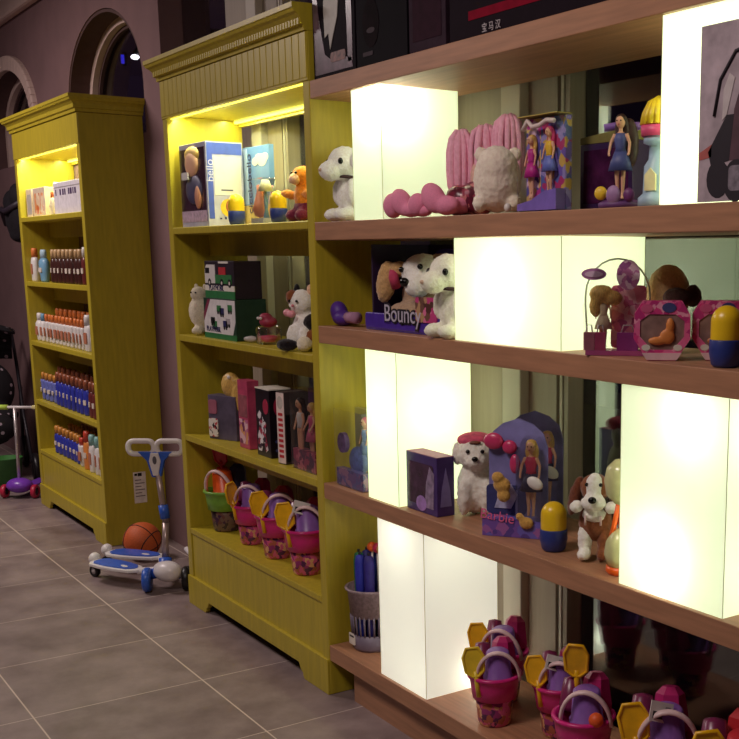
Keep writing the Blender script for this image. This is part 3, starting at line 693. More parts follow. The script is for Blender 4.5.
bucket_set('sand bucket set with lime green rim and orange tower mould, in the mustard cabinet', (-1.225, .12, Z), .5, 1.22, mat('rim_lime', (120, 176, 60), rough=.35), mat('tower_orange', (236, 92, 26), rough=.35), mat('spade_red', (176, 30, 40)), print_mat('dark_bucket_print', [(60, 44, 48), (110, 70, 60), (70, 40, 66), (120, 96, 80)], 50), spade_front=False, second=mat('tower_navy', (60, 66, 110)), third=mat('tower_red', (190, 30, 40)))
bucket_set('pink sand bucket set with white strap over purple mould, second in the mustard cabinet', (-.93, .12, Z), .75, 1.14, sr=1.3)
bucket_set('pink sand bucket set with upright yellow spade, third in the mustard cabinet', (-.655, .11, Z), 1.1, 1.18)
bucket_set('pink sand bucket set with white price tag at near end of mustard cabinet', (-.365, .10, Z), .9, 1.2, tagged=True)
Z = .1905
bucket_set('pink sand bucket set with broad yellow spade touching the glowing box, behind another', (.785, .21, Z), .6, 1.08)
bucket_set('pink sand bucket set with pale yellow spade hanging before the set at the glowing box', (.92, .085, Z), .9, 1.05, spade=mat('spade_lemon', (236, 206, 50), rough=.3))
bucket_set('pink sand bucket set with curled price label in the back, by the window post', (1.10, .19, Z), .7, 1.05, tagged=True)
bucket_set('pink sand bucket set with orange ball and white strap near the shelf edge', (1.34, .085, Z), .7, 1.12, ball=mat('ball_orange', (240, 100, 40)), spade_front=False)
bucket_set('pink sand bucket set with yellow spade up and tag, second from the frame edge', (1.60, .12, Z), .85, 1.24, tagged=True)
bucket_set('sand bucket set with red and blue moulds cut by the frame edge', (1.87, .11, Z), .9, 1.36, second=mat('tower_red', (190, 30, 40)), mould=mat('mould_red', (196, 40, 50)))

# ------------------------------------------------------------------ brown shelf unit: first board (z 1.675)
def lamb(label, loc, rz, m, s=1.):
    t = thing('plush_lamb', label, 'plush toy', loc, rz, 'plush lambs')
    q = lambda c, r, rot=(0, 0, 0): ([v*s for v in c], [v*s for v in r], rot)
    blob('body', t, [q((0, .012, .085), (.052, .05, .07)), q((0, -.012, .185), (.054, .058, .056)), q((0, -.066, .160), (.036, .04, .033)), q((-.034, -.035, .022), (.027, .04, .022)), q((.034, -.035, .022), (.027, .04, .022)), q((-.045, -.012, .095), (.018, .022, .045)), q((.045, -.012, .095), (.018, .022, .045))], m, .0055)
    for sd in (-1, 1): blob('ear', t, [q((sd*.062, -.012, .188), (.030, .016, .022), (0, sd*.75, 0))], m, .005)
    beads('eye', t, [q((-.040, -.052, .190), (.0085, .0085, .010))], EYE); beads('eye', t, [q((.040, -.052, .190), (.0085, .0085, .010))], EYE)
    beads('nose', t, [q((0, -.104, .162), (.009, .006, .006))], mat('nose_beige', (206, 176, 150)))
    b = MB(); b.tube([(.047*s*math.cos(a), (-.002+.046*math.sin(a))*s, (.138-.006*math.sin(a))*s) for a in [2*PI*i/24 for i in range(24)]], .0055*s, mat('ribbon_dark', (60, 34, 34)), 8, True); b.obj('ribbon', t)
    return t
Z = 1.6755
lamb('cream plush lamb with brown ribbon beside the mustard cabinet wall, upper shelf', (.118, .072, Z), .05, WF, 1.0)
t = thing('rag_doll', 'rag doll with pink yarn hair and long pink legs stretched along the shelf', 'doll', (.62, .10, Z), 0)
PY = mat('yarn_pink', (255, 182, 204), rough=.9, var=.15, scale=80); PL = mat('leg_pink', (232, 140, 172), rough=.85, var=.06, bump=.3, scale=200)
b = MB()
for cx, cy, ct, n_ in ((.085, .03, .235, 16), (.165, .06, .245, 16), (.245, .085, .268, 14)):
    for k in range(n_):
        a = 2*PI*k/n_+random.uniform(-.2, .2); r_ = random.uniform(.7, 1.)
        q = [(cx, cy, ct-.006)]
        for f, dz in ((.45, .004), (.8, -.012), (1., -.05), (1.02, -.10), (.95, -.14), (.8, -.17)):
            q.append((cx+.046*r_*f*math.cos(a), cy+.04*r_*f*math.sin(a), max(ct+dz+random.uniform(-.003, .003), .012)))
        b.tube(q, [.005, .0085, .009, .009, .0088, .0085, .005], PY, 7)
b.obj('hair', t)
blob('head', t, [((.18, .05, .11), (.055, .04, .06))], fur('doll_cloth', (236, 190, 170)), .006, 4, 0)
blob('dress', t, [((.13, -.012, .045), (.05, .035, .045)), ((.18, .02, .05), (.08, .045, .05))], print_mat('flower_print', [(112, 34, 56), (150, 60, 80), (90, 24, 44), (190, 120, 120)], 60), .006, 4, .001)
blob('leg', t, [((-.128, -.078, .038), (.032, .03, .038)), ((-.075, -.078, .046), (.05, .028, .034), (0, .7, 0)), ((-.025, -.075, .024), (.05, .026, .023)), ((.03, -.07, .02), (.045, .022, .019))], PL, .005, 5, 0)
blob('leg', t, [((.02, -.08, .036), (.034, .028, .034)), ((.10, -.076, .052), (.055, .03, .038), (0, .6, 0)), ((.155, -.066, .03), (.05, .028, .028)), ((.16, -.03, .03), (.03, .04, .025))], PL, .005, 5, 0)
t = thing('plush_ball_animal', 'round cream fluffy plush turned away, beside the princess doll box', 'plush toy', (.965, .075, Z+.005), .9)
blob('body', t, [((0, 0, .085), (.066, .06, .085)), ((.0, -.012, .12), (.056, .052, .056)), ((-.045, -.02, .025), (.022, .026, .025)), ((.045, -.02, .025), (.022, .026, .025))], fur('shaggy_cream', (250, 232, 214), 110), .006, 5, .003)
blob('ear', t, [((.045, .03, .155), (.02, .014, .022))], fur('shaggy_cream', (244, 222, 200), 110), .005); blob('ear', t, [((-.045, .03, .155), (.02, .014, .022))], fur('shaggy_cream', (244, 222, 200), 110), .005)
beads('foot_pad', t, [((.03, -.05, .012), (.01, .012, .012))], WHITE)
t = carton('doll_box', 'clear princess doll box with violet base and pale curled top', 'toy box', (1.20, .055, Z), .165, .05, .235, FILM)
b = MB(); F = face('front', .165, .05)
b.box(-.0815, -.02, .03, .048, .004, .232, print_mat('princess_print', [(130, 110, 190), (206, 170, 110), (220, 190, 216), (90, 84, 160), (190, 60, 150), (226, 200, 120)], 48), F)
b.box(-.02, .0815, .03, .048, .004, .232, print_mat('princess_print2', [(120, 100, 186), (160, 150, 210), (186, 60, 120), (216, 180, 90), (96, 110, 180)], 44), F); b.obj('backing_card', t)
b = MB(); b.prism([(-.0815, .004), (.0815, .004), (.0815, .055), (.03, .05), (-.02, .03), (-.0815, .02)], -.001, .028, mat('violet_card', (126, 104, 190), rough=.35), F); b.obj('base_card', t)
doll(t, T(-.045, -.006, .03), .165, BLOND, mat('gown_magenta', (190, 40, 140)), .5); doll(t, T(.03, -.006, .04), .17, mat('hair_red', (196, 60, 110)), mat('gown_blue', (110, 124, 206)), .5, True, yel)
b = MB(); b.tube([(-.07, -.015, .205), (-.05, -.015, .226), (-.03, -.015, .21), (.0, -.015, .212), (.03, -.015, .222), (.06, -.015, .218)], .006, mat('pearl_trim', (236, 220, 214)), 8); b.obj('garland', t)
MB().box(-.0825, .0825, -.025, .025, .235, .237, mat('gold_edge', (196, 176, 80), rough=.3)).obj('top_flap', t)
t = carton('doll_box', 'dark purple doll box leaning open topped, behind the long haired doll', 'toy box', (1.34, .20, Z), .20, .12, .165, mat('dark_violet_card', (56, 34, 76), rough=.35, var=.3, scale=14))
b = MB(); b.box(-.085, .085, -.0012, .002, .02, .15, mat('plum_window', (66, 26, 62), rough=.15, var=.5, scale=20), face('front', .20, .12)); b.obj('window', t)
b = MB(); b.prism([(-.10, .166), (.10, .166), (.085, .196), (-.10, .182)], -.06, .05, mat('olive_film', (126, 120, 70), rough=.2)); b.obj('top_flap', t)
t = thing('doll_figure', 'long dark haired doll in blue standing on purple flower base', 'doll', (1.47, .075, Z), .5)
MB().lathe([(0, .0005), (.05, .0005), (.052, .012), (.04, .02), (0, .022)], mat('base_plum', (104, 60, 120)), 20).obj('stand', t)
doll(t, T(0, 0, .018), .20, mat('hair_brown', (62, 40, 36)), mat('dress_slate', (74, 84, 140)), .8)
beads('flower', t, [((-.035, -.035, .035), (.016, .01, .016))], yel); beads('flower', t, [((.0, -.045, .03), (.018, .01, .022))], mat('petal_mauve', (160, 120, 170))); beads('flower', t, [((.035, -.035, .03), (.014, .01, .016))], mat('petal_plum', (110, 50, 110)))
blob('hair_fall', t, [((.012, .022, .15), (.026, .018, .06))], mat('hair_brown', (62, 40, 36)), .005, 3, .002)
b = MB(); b.tube([(-.05, .02, .188), (-.01, .035, .195), (.035, .03, .19)], .009, mat('wing_lilac', (130, 90, 170)), 8); b.obj('scarf', t)
t = thing('toy_castle', 'pale blue toy castle with pink band and yellow ribbed roof', 'toy', (1.60, .075, Z-.0), .3)
b = MB(); b.lathe([(0, .0005), (.045, .0005), (.045, .02), (.034, .03), (.032, .09), (.022, .105), (.020, .135), (.034, .14), (.034, .155), (0, .155)], mat('castle_blue', (160, 186, 206), rough=.4), 14); b.obj('tower', t)
MB().lathe([(.0, .155), (.040, .155), (.041, .178), (0, .179)], mat('castle_pink', (226, 84, 130), rough=.4), 18).obj('band', t)
b = MB()
for k in range(16):
    a = 2*PI*k/16; b.tube([(.036*math.cos(a), .036*math.sin(a), .180), (.031*math.cos(a), .031*math.sin(a), .204), (.02*math.cos(a), .02*math.sin(a), .226), (0, 0, .236)], .008, mat('roof_yellow', (240, 206, 40), rough=.4), 6)
b.obj('roof', t)
b = MB(); b.prism([(-.014, .035), (.014, .035), (.014, .07), (0, .085), (-.014, .07)], -.036, -.030, mat('door_cream', (236, 224, 170))); b.obj('castle_door', t)
# grey printed card standing in front of the glowing box
t = thing('printed_card', 'grey printed card with a dark figure and bicycle in front of glowing box', 'picture card', (1.93, .0045, Z+.0008), 0)
MB().box(-.128, .15, -.003, .003, .0005, .350, mat('grey_mottle', (178, 162, 170), rough=.5, var=.35, scale=16)).obj('card', t)
b = MB(); DK = mat('ink_dark', (34, 26, 36)); GM = mat('ink_maroon', (84, 56, 66), var=.3, scale=20)
b.prism([(-.04, .08), (.12, .08), (.12, .33), (.03, .31), (.0, .26), (-.03, .18)], -.0036, -.0029, GM)
b.tube([(-.085, -.0036, .17), (-.07, -.0036, .24), (-.03, -.0036, .29), (.02, -.0036, .30)], .004, DK, 6)
b.prism([(-.10, .10), (-.05, .17), (-.03, .17), (-.04, .08), (-.09, .07)], -.0038, -.0029, DK)
b.prism(disc(-.07, .045, .032, .038), -.0040, -.0029, DK); b.prism(disc(-.02, .04, .034, .042), -.0042, -.0029, DK); b.prism(disc(.06, .04, .036, .042), -.0042, -.0029, DK)
b.prism(rrect(.06, .05, .01, 3, -.01, .045), -.0046, -.0029, mat('ink_steel', (120, 112, 122), var=.5, scale=60)); b.prism([(-.125, .10), (-.09, .115), (-.09, .09), (-.125, .085)], -.0038, -.0029, mat('ink_rust', (176, 90, 84)))
b.prism([(-.06, .22), (-.045, .25), (-.03, .24), (-.05, .17), (-.062, .16)], -.0044, -.0029, mat('ink_pale', (200, 190, 190)))
b.obj('picture', t)

# ------------------------------------------------------------------ second board (z 1.331)
Z = 1.3315
t = thing('doll_shoe', 'big purple plush shoe with lavender ankle lying at the shelf end', 'toy', (.06, .065, Z), .0)
blob('shoe', t, [((-.025, 0, .045), (.03, .03, .04), (0, -.5, 0)), ((.0, 0, .026), (.048, .032, .026))], mat('shoe_purple', (84, 44, 146), rough=.5), .005, 5, 0)
MB().tube([(.035, 0, .03), (.095, .005, .03)], [.018, .02], mat('ankle_lavender', (176, 130, 160), rough=.8), 14).obj('ankle', t)
t = carton('toy_dog_box', 'open purple box with large long eared plush dog inside and lettered tray', 'toy box', (.485, .175, Z), .47, .25, .016, mat('tray_purple', (78, 50, 160), rough=.3))
MB().box(-.232, .232, .112, .122, .017, .27, mat('indigo_card', (46, 26, 62), rough=.45, var=.2)).obj('back_card', t)
MB().box(-.234, -.226, -.10, .122, .017, .27, mat('indigo_card', (46, 26, 62), rough=.45, var=.2)).obj('side_card', t)
b = MB(); b.prism(rrect(.47, .05, .012, 4, 0, .03), -.128, -.112, mat('tray_purple', (78, 50, 160), rough=.3)); b.obj('tray_front', t, .003)
text(t, 'Bouncy', .075, T(.01, -.130, .055) @ FRONT, mat('letter_outline', (26, 16, 30)), depth=.001, offset=.006)
text(t, 'Bouncy', .075, T(.01, -.1325, .055) @ FRONT, mat('letter_silver', (196, 190, 206), rough=.3))
b = MB(); b.prism(disc(-.11, .235, .07, .022), .108, .113, mat('ink_indigo', (80, 60, 140))); b.prism(disc(-.07, .215, .045, .018), .106, .113, mat('ink_rose', (160, 80, 110))); b.obj('logo_patch', t)
b = MB(); b.prism(rrect(.12, .075, .01, 3, .15, .075), -.132, -.126, print_mat('tag_print', [(200, 70, 130), (90, 56, 50), (190, 150, 110), (226, 120, 160), (120, 84, 70)], 46)); b.obj('side_tag', t)
TF = fur('tan_fur', (206, 166, 112)); GF = fur('grey_fur', (176, 146, 118))
dg = thing('plush_dog', 'large plush dog with golden ears sitting in the open purple box', 'plush toy', (.415, .165, Z+.0165), .2)
blob('body', dg, [((0, .02, .09), (.095, .065, .085)), ((.0, -.045, .04), (.10, .05, .036))], GF, .008, 6, .004)
blob('head', dg, [((.04, -.03, .165), (.075, .065, .06)), ((.07, -.085, .125), (.042, .04, .036))], WF, .007, 6, .004)
blob('ear', dg, [((-.115, -.05, .135), (.036, .026, .07), (0, .25, 0)), ((-.06, -.04, .175), (.04, .03, .025))], TF, .006, 5, .005)
blob('ear', dg, [((.10, .0, .195), (.075, .035, .03))], TF, .006, 5, .005)
beads('nose', dg, [((.055, -.124, .138), (.018, .012, .014))], EYE); beads('eye', dg, [((.005, -.09, .175), (.009,)*3)], EYE); beads('eye', dg, [((.085, -.085, .185), (.009,)*3)], EYE)
b = MB(); b.tube([(-.075, -.05, .17), (-.05, -.075, .15), (-.055, -.06, .12)], .016, mat('bow_rose', (190, 60, 96), rough=.8), 10); b.obj('bow', dg)
lamb('white plush lamb against the glowing box, in front of the plush dog box', (.768, .052, Z), .05, fur('ivory_fur', (255, 252, 226)), 1.0)
t = thing('doll_blister', 'clear fairy doll blister pack with pink shopping bags by glowing box', 'toy pack', (1.475, .065, Z), .75)
MB().box(-.07, .07, -.035, .03, .0005, .012, mat('base_rose', (160, 70, 120))).obj('tray', t)
b = MB(); b.tube([(-.072, .028, .01), (-.078, .02, .12)]+[(.078*math.cos(a), .02, .14+.088*math.sin(a)) for a in [PI-PI*i/12 for i in range(13)]]+[(.078, .02, .12), (.072, .028, .01)], .0025, mat('film_edge', (206, 220, 190), rough=.1), 6); b.obj('shell_edge', t)
b = MB(); b.prism([(-.072, .012), (.072, .012), (.078, .12), (.05, .205), (0, .228), (-.05, .205), (-.078, .12)], -.034, -.033, FILM); b.obj('shell', t)
b = MB(); b.prism(rrect(.085, .15, .01, 3, .028, .09), .012, .018, print_mat('pink_card_print', [(226, 120, 160), (250, 200, 210), (190, 90, 140), (240, 150, 170)], 60)); b.obj('backing_card', t)
b = MB(); b.prism(disc(-.052, .192, .03, .014), -.03, -.025, mat('logo_mauve', (190, 130, 180))); b.prism(disc(-.052, .192, .022, .007), -.032, -.025, mat('logo_pale', (226, 200, 220))); b.obj('logo_tag', t)
b = MB(); b.prism(disc(.028, .19, .028, .036), -.012, -.006, print_mat('disc_print', [(206, 130, 180), (170, 100, 160), (240, 210, 226)], 70)); b.obj('disc_tag', t)
blob('doll_hair', t, [((-.035, -.012, .145), (.03, .02, .022)), ((-.01, -.01, .135), (.026, .02, .018)), ((-.05, -.01, .115), (.015, .014, .026))], BLOND, .004, 3, .002)
doll(t, T(-.03, -.012, .012), .145, BLOND, mat('dress_cream', (226, 206, 170)), .6)
for k, (x, z) in enumerate(((-.062, .0), (-.035, .0), (.03, .0))):
    b = MB(); w = .026 if k < 2 else .05; b.box(x-w/2, x+w/2, -.034, -.018, .012, .055, mat('bag_pink_%d' % k, ((240, 160, 180), (236, 110, 160), (190, 80, 170))[k]))
    b.tube([(x-w*.3, -.026, .055), (x-w*.2, -.026, .072), (x+w*.2, -.026, .072), (x+w*.3, -.026, .055)], .002, WHITE, 6); b.obj('shopping_bag', t)
t = thing('plush_egg', 'brown egg shaped plush with dark paws behind the pink hexagonal packs', 'plush toy', (1.51, .20, Z), .6)
EF = fur('taupe_fur', (206, 176, 122))
blob('body', t, [((0, 0, .14), (.055, .05, .075)), ((0, 0, .06), (.045, .045, .06))], EF, .006, 5, .002)
blob('paw', t, [((.03, -.045, .135), (.034, .022, .026)), ((.065, -.02, .14), (.022, .02, .028))], fur('dark_brown_fur', (70, 48, 42)), .005)
def hexpack(label, loc, rz, inside):
    t = thing('hexagonal_pack', label, 'toy pack', loc, rz, 'pink hexagonal packs')
    w, h, d = .064, .135, .05
    o = [(-.032, .0005), (.032, .0005), (w, .05), (w*.98, .105), (.044, h), (-.044, h), (-w*.98, .105), (-w, .05)]
    i_ = [(-.022, .025), (.024, .025), (.05, .055), (.05, .09), (.03, .105), (-.03, .105), (-.05, .09), (-.05, .055)]
    MB().prism(o, -d/2+.004, d/2, mat('hot_pink_card', (190, 44, 110), rough=.35, var=.12)).obj('box', t, .002)
    b = MB(); FR = print_mat('pink_frame_print', [(240, 110, 162), (226, 70, 140), (250, 170, 196), (200, 60, 130), (240, 120, 170)], 60)
    for k in range(8):
        k2 = (k+1) % 8; b.prism([o[k], o[k2], i_[k2], i_[k]], -d/2, -d/2+.006, FR)
    b.obj('frame', t)
    b = MB(); b.prism(i_, -d/2+.002, -d/2+.005, mat('grey_window', (150, 120, 112), rough=.15, var=.3, scale=30)); b.obj('window', t)
    blob('toy_inside', t, [((.012, -d/2, .055), (.018, .006, .018)), ((.018, -d/2, .08), (.010, .006, .018)), ((-.01, -d/2, .045), (.022, .006, .01))], inside, .003, 2, 0)
    b = MB()
    for cx, cz, r, m_ in ((-.035, .118, .014, pnk), (.015, .12, .016, mat('dusk_blue', (70, 76, 130))), (-.036, .03, .010, cardw), (.036, .03, .010, cardw)): b.prism(disc(cx, cz, r, r*.7), -d/2-.0012, -d/2+.002, m_)
    b.prism([(-.034, .002), (.034, .002), (.045, .018), (-.045, .018)], -d/2-.0012, -d/2+.002, mat('pale_pink', (236, 200, 206))); b.obj('front_print', t)
    return t
hexpack('pink hexagonal pack with orange toy inside, standing in front of the other pack', (1.645, .055, Z), .85, mat('toy_amber', (226, 140, 70)))
hexpack('pink hexagonal pack half hidden behind its twin and beside the yellow domed toy', (1.722, .165, Z), .85, mat('toy_tan', (190, 120, 70)))
toy_figure('yellow domed toy on the second shelf beside the pink hexagonal packs', (1.852, .05, Z), .1, 1.02)
# ------------------------------------------------------------------ third board (z .786)
Z = .7865
t = carton('doll_box', 'clear tall box with blue and lilac mermaid print beside mustard side wall', 'toy box', (.145, .075, Z), .20, .10, .265, FILM)
b = MB(); b.box(-.096, .096, .03, .046, .003, .262, mat('film_back', (150, 150, 120), rough=.3, var=.1)); b.obj('backing_card', t)
b = MB(); b.box(-.096, .096, -.046, -.02, .002, .06, print_mat('lilac_sea_print', [(130, 100, 170), (90, 80, 150), (176, 130, 170), (110, 110, 180)], 44)); b.prism(disc(-.055, .15, .03, .035), -.046, -.03, mat('medallion', (110, 80, 140), var=.4, scale=60)); b.obj('base_card', t)
doll(t, T(.03, 0, .05), .195, mat('hair_pink', (226, 100, 130)), mat('dress_blue', (110, 140, 206)), .6)
b = MB(); b.ell((.0, -.01, .09), (.06, .02, .05), mat('tail_blue', (100, 120, 190), var=.3, scale=60)); b.obj('skirt', t)
t = carton('doll_carton', 'small dark purple carton with window front in front of tall glowing box', 'toy box', (.612, .062, Z), .18, .062, .182, mat('carton_purple', (70, 46, 112), rough=.4, var=.15))
b = MB(); F = face('front', .18, .062); b.prism(rrect(.15, .13, .01, 3, -.005, .09), -.0012, .002, mat('plum_pane', (66, 40, 66), rough=.12, var=.5, scale=22), F)
b.prism([(.02, .02), (.07, .02), (.075, .13), (.05, .15), (.03, .10)], -.0018, .002, mat('grey_figure', (150, 130, 160), var=.5, scale=40), F); b.prism(disc(.0, .03, .03, .024), -.0022, .002, mat('lilac_star', (170, 130, 200), var=.3), F); b.obj('window', t)
b = MB(); R_ = face('right', .18, .062); b.prism([(-.02, .03), (.02, .03), (.015, .08), (0, .15), (-.015, .08)], -.0012, .002, mat('pale_violet', (130, 116, 176)), R_); b.obj('side_print', t)
MB().box(-.0895, .0895, -.0305, .0305, .182, .1835, mat('rose_top', (170, 90, 124))).obj('top_flap', t)
t = thing('plush_dog', 'white plush terrier with pink hat sitting on a carton, beside purple carton', 'plush toy', (.72, .16, Z), .95)
blob('body', t, [((0, 0, .085), (.058, .048, .085)), ((0, -.015, .19), (.056, .05, .052)), ((0, -.055, .172), (.03, .025, .024)), ((-.035, -.04, .06), (.022, .024, .058)), ((.035, -.04, .06), (.022, .024, .058))], fur('terrier_white', (255, 246, 230), 120), .006, 4, .005)
b = MB(); b.ell((0, .005, .228), (.058, .052, .024), mat('hat_pink', (214, 84, 116), rough=.8, var=.25, scale=60)); soften(b.obj('hat', t), .005, 2, .001)
for sd in (-1, 1): blob('ear', t, [((sd*.056, .0, .185), (.016, .02, .036))], fur('terrier_white', (255, 246, 230), 120), .005, 4, .004)
beads('eye', t, [((-.022, -.062, .203), (.0065,)*3)], EYE); beads('eye', t, [((.022, -.062, .203), (.0065,)*3)], EYE); beads('nose', t, [((0, -.081, .183), (.010, .008, .008))], EYE)
beads('hair_bow', t, [((.0, -.052, .228), (.018, .007, .006))], mat('bow_brown', (110, 60, 40)))
t2 = t
def blister(label, loc, rz, lead):
    t = thing('doll_blister', label, 'toy pack', loc, rz, 'fashion doll blister packs')
    W = .176; H = .315
    o = [(-W/2, .0005), (W/2, .0005), (W/2, .25), (.075, .29), (.045, H), (-.0, H+.015), (-.045, H), (-.075, .29), (-W/2, .25)]
    MB().prism(o, .028, .032, mat('dusk_card', (136, 132, 192), rough=.35, var=.3, scale=12)).obj('backing_card', t)
    MB().box(-W/2, W/2, -.032, .028, .0005, .05, print_mat('violet_base_print', [(120, 84, 170), (90, 70, 150), (160, 100, 170), (110, 100, 190)], 38)).obj('tray', t)
    sh = [(.012, .052), (.087, .052), (.087, .25), (.07, .285), (.034, .285), (.014, .24)]
    b = MB(); b.prism(sh, -.034, -.0335, FILM); b.add([(x, y, z) for x, z in sh for y in (-.0335, .028)], [(2*k, 2*k+1, (2*k+3) % 12, (2*k+2) % 12) for k in range(6)], FILM); b.obj('shell', t)
    b = MB(); b.prism(rrect(.12, .085, .012, 3, -.035, .095), .024, .028, mat('night_print', (60, 64, 120), var=.3, scale=20)); b.prism([(-.07, .07), (-.05, .13), (-.02, .14), (.0, .11), (-.02, .07)], .021, .028, mat('print_lilac', (196, 196, 226), var=.3, scale=40))
    b.obj('card_print', t)
    doll(t, T(.05, -.008, .055), .225, BLOND, mat('skirt_navy', (50, 50, 86)), .9, True, mat('top_crimson', (200, 50, 90)))
    blob('dog', t, [((-.035, -.012, .145), (.026, .018, .022)), ((-.045, -.02, .168), (.018, .015, .016)), ((-.03, -.012, .115), (.02, .016, .02))], fur('gold_fur', (206, 160, 84)), .004, 3, .001)
    blob('dog', t, [((.045, -.036, .045), (.022, .010, .018)), ((.025, -.036, .063), (.012, .009, .011))], fur('gold_fur', (206, 160, 84)), .004, 3, .001)
    beads('pink_case', t, [((-.068, .012, .265), (.03, .012, .024)), ((-.02, .012, .25), (.022, .012, .02)), ((.0, .0, .205), (.016, .012, .028))], mat('case_pink', (206, 60, 110), rough=.3))
    blob('bag', t, [((.07, -.035, .16), (.026, .010, .018), (0, .5, 0))], WHITE, .004, 2, 0)
    text(t, 'Barbie', .040, T(-.042, -.0345, .058) @ FRONT @ Rz(-.12), mat('logo_pink', (236, 110, 160), rough=.4))
    return t
bl = blister('fashion doll blister pack with pink lettering standing beside the white terrier', (1.015, .095, Z), .62, True)
copy_tree(bl, (.915, .228, Z), .62, 'fashion doll blister pack standing behind another one, mostly hidden', 'fashion doll blister packs')
toy_figure('yellow domed toy between the doll blister packs and the spaniel', (1.215, .078, Z), .15, 1.04)
t = thing('plush_dog', 'brown and white plush spaniel with dark nose beside orange spinner toy', 'plush toy', (1.345, .115, Z), .75)
blob('body', t, [((0, .0, .10), (.045, .04, .055)), ((-.0, -.01, .19), (.04, .038, .038))], BF, .006, 5, .003)
blob('head_blaze', t, [((0, -.028, .192), (.024, .026, .042)), ((0, -.045, .158), (.034, .026, .022))], WF, .005, 4, .002)
blob('chest', t, [((0, -.03, .125), (.032, .02, .022))], WF, .005)
for sd in (-1, 1):
    blob('ear', t, [((sd*.052, .0, .165), (.018, .026, .055), (0, sd*-.25, 0))], fur('chestnut_fur', (112, 60, 40)), .005, 4, .003)
    blob('front_paw', t, [((sd*.045, -.038, .145), (.019, .022, .016))], WF, .005)
    blob('leg', t, [((sd*.025, -.012, .055), (.02, .024, .045)), ((sd*.025, -.03, .018), (.019, .03, .017))], WF if sd < 0 else BF, .005)
    b = MB(); b.tube([(sd*.02, -.05, .125), (sd*.02, -.052, .10)], .003, mat('cord_pink', (230, 200, 196)), 6); b.obj('cord', t)
beads('nose', t, [((0, -.072, .170), (.011, .008, .009))], EYE); beads('eye', t, [((-.018, -.045, .205), (.005,)*3), ((.018, -.045, .205), (.005,)*3)], EYE)
t = thing('spinner_toy', 'clear two bulb toy with orange stem and foot touching glowing box', 'toy', (1.495, .075, Z), .4)
CB = mat('pale_bulb', (206, 206, 150), rough=.15, var=.1, scale=40); OR = mat('toy_orange', (240, 100, 26), rough=.3)
MB().lathe([(0, .0005), (.034, .0005), (.04, .008), (.038, .02), (0, .022)], OR, 20).obj('foot', t)
MB().lathe([(0.0, .02), (.036, .022), (.044, .05), (.04, .08), (.026, .105), (.012, .115), (0, .116)], CB, 20).obj('lower_bulb', t)
MB().lathe([(0, .175), (.018, .178), (.04, .20), (.046, .235), (.04, .268), (.02, .288), (0, .292)], CB, 20).obj('upper_bulb', t)
b = MB(); b.tube([(-.03, -.01, .07), (-.016, -.012, .12), (-.004, -.012, .18)], .007, OR, 8); b.tube([(0, 0, .11), (0, 0, .18)], .009, OR, 8); b.obj('stem', t)
# ------------------------------------------------------------------ lowest board: grey basket of umbrellas
Z = .1905
t = thing('basket', 'grey slotted plastic basket at the end of the lowest board', 'basket', (.112, .12, Z))
GR = mat('basket_grey', (120, 108, 126), rough=.45)
MB().lathe([(0, .001), (.068, .001), (.072, .01), (.075, .06), (.071, .06), (.068, .008), (0, .006)], GR, 28).obj('base', t)
b = MB()
for k in range(28):
    a = 2*PI*k/28; b.tube([(.0735*math.cos(a), .0735*math.sin(a), .058), (.078*math.cos(a), .078*math.sin(a), .13)], .0038, GR, 6)
b.obj('slats', t)
MB().lathe([(.0765, .125), (.079, .125), (.087, .215), (.096, .222), (.096, .228), (.086, .228), (.0765, .135)], mat('basket_net', (150, 130, 136), rough=.5, var=.3, scale=90), 28).obj('rim', t)
b = MB(); b.prism(rrect(.042, .04, .003, 2, -.018, .04), -.0765, -.0735, cardw); b.prism(rrect(.03, .006, .001, 2, -.018, .05), -.0772, -.0765, BLACK); b.obj('price_label', t)
cols = [((40, 40, 120), 'navy'), ((30, 120, 70), 'green'), ((44, 50, 170), 'royal blue'), ((50, 40, 130), 'indigo'), ((36, 46, 140), 'deep blue'), ((40, 60, 150), 'blue')]
pos = [(.046*math.cos(a), .046*math.sin(a)) for a in (3.0, 3.9, 4.75, 5.6, 1.0, 2.1)]
for (c, nm), (x, y) in zip(cols, pos):
    u = thing('umbrella', 'folded %s umbrella standing in the grey basket' % nm, 'umbrella', (.112+x, .12+y, Z+.008), random.uniform(0, 6), 'folded umbrellas in the basket')
    MB().lathe([(.004, 0), (.012, .01), (.014, .15), (.019, .24), (.0195, .31), (.015, .335), (0, .343)], mat('umbrella_'+nm.replace(' ', '_'), c, rough=.6, var=.2, scale=40), 9, None).obj('canopy', u)
    MB().tube([(0, 0, .338), (0, 0, .35)], .005, BLACK, 8).obj('tip', u)
for x, y, c, nm in ((.0, .004, (240, 130, 70), 'orange'), (.028, .012, (214, 50, 90), 'crimson'), (.06, .012, (230, 170, 90), 'amber')):
    u = thing('toy_ball', 'small %s ball on a stick among the umbrellas in the basket' % nm, 'toy', (.112+x*.9, .12+y, Z+.008), 0, 'balls on sticks in the basket')
    MB().tube([(0, 0, 0), (0, 0, .345)], .004, WHITE, 6).obj('stick', u); MB().ell((0, 0, .36), (.018,)*3, mat('ball_'+nm, c, rough=.4), nu=14, nv=10).obj('ball', u)

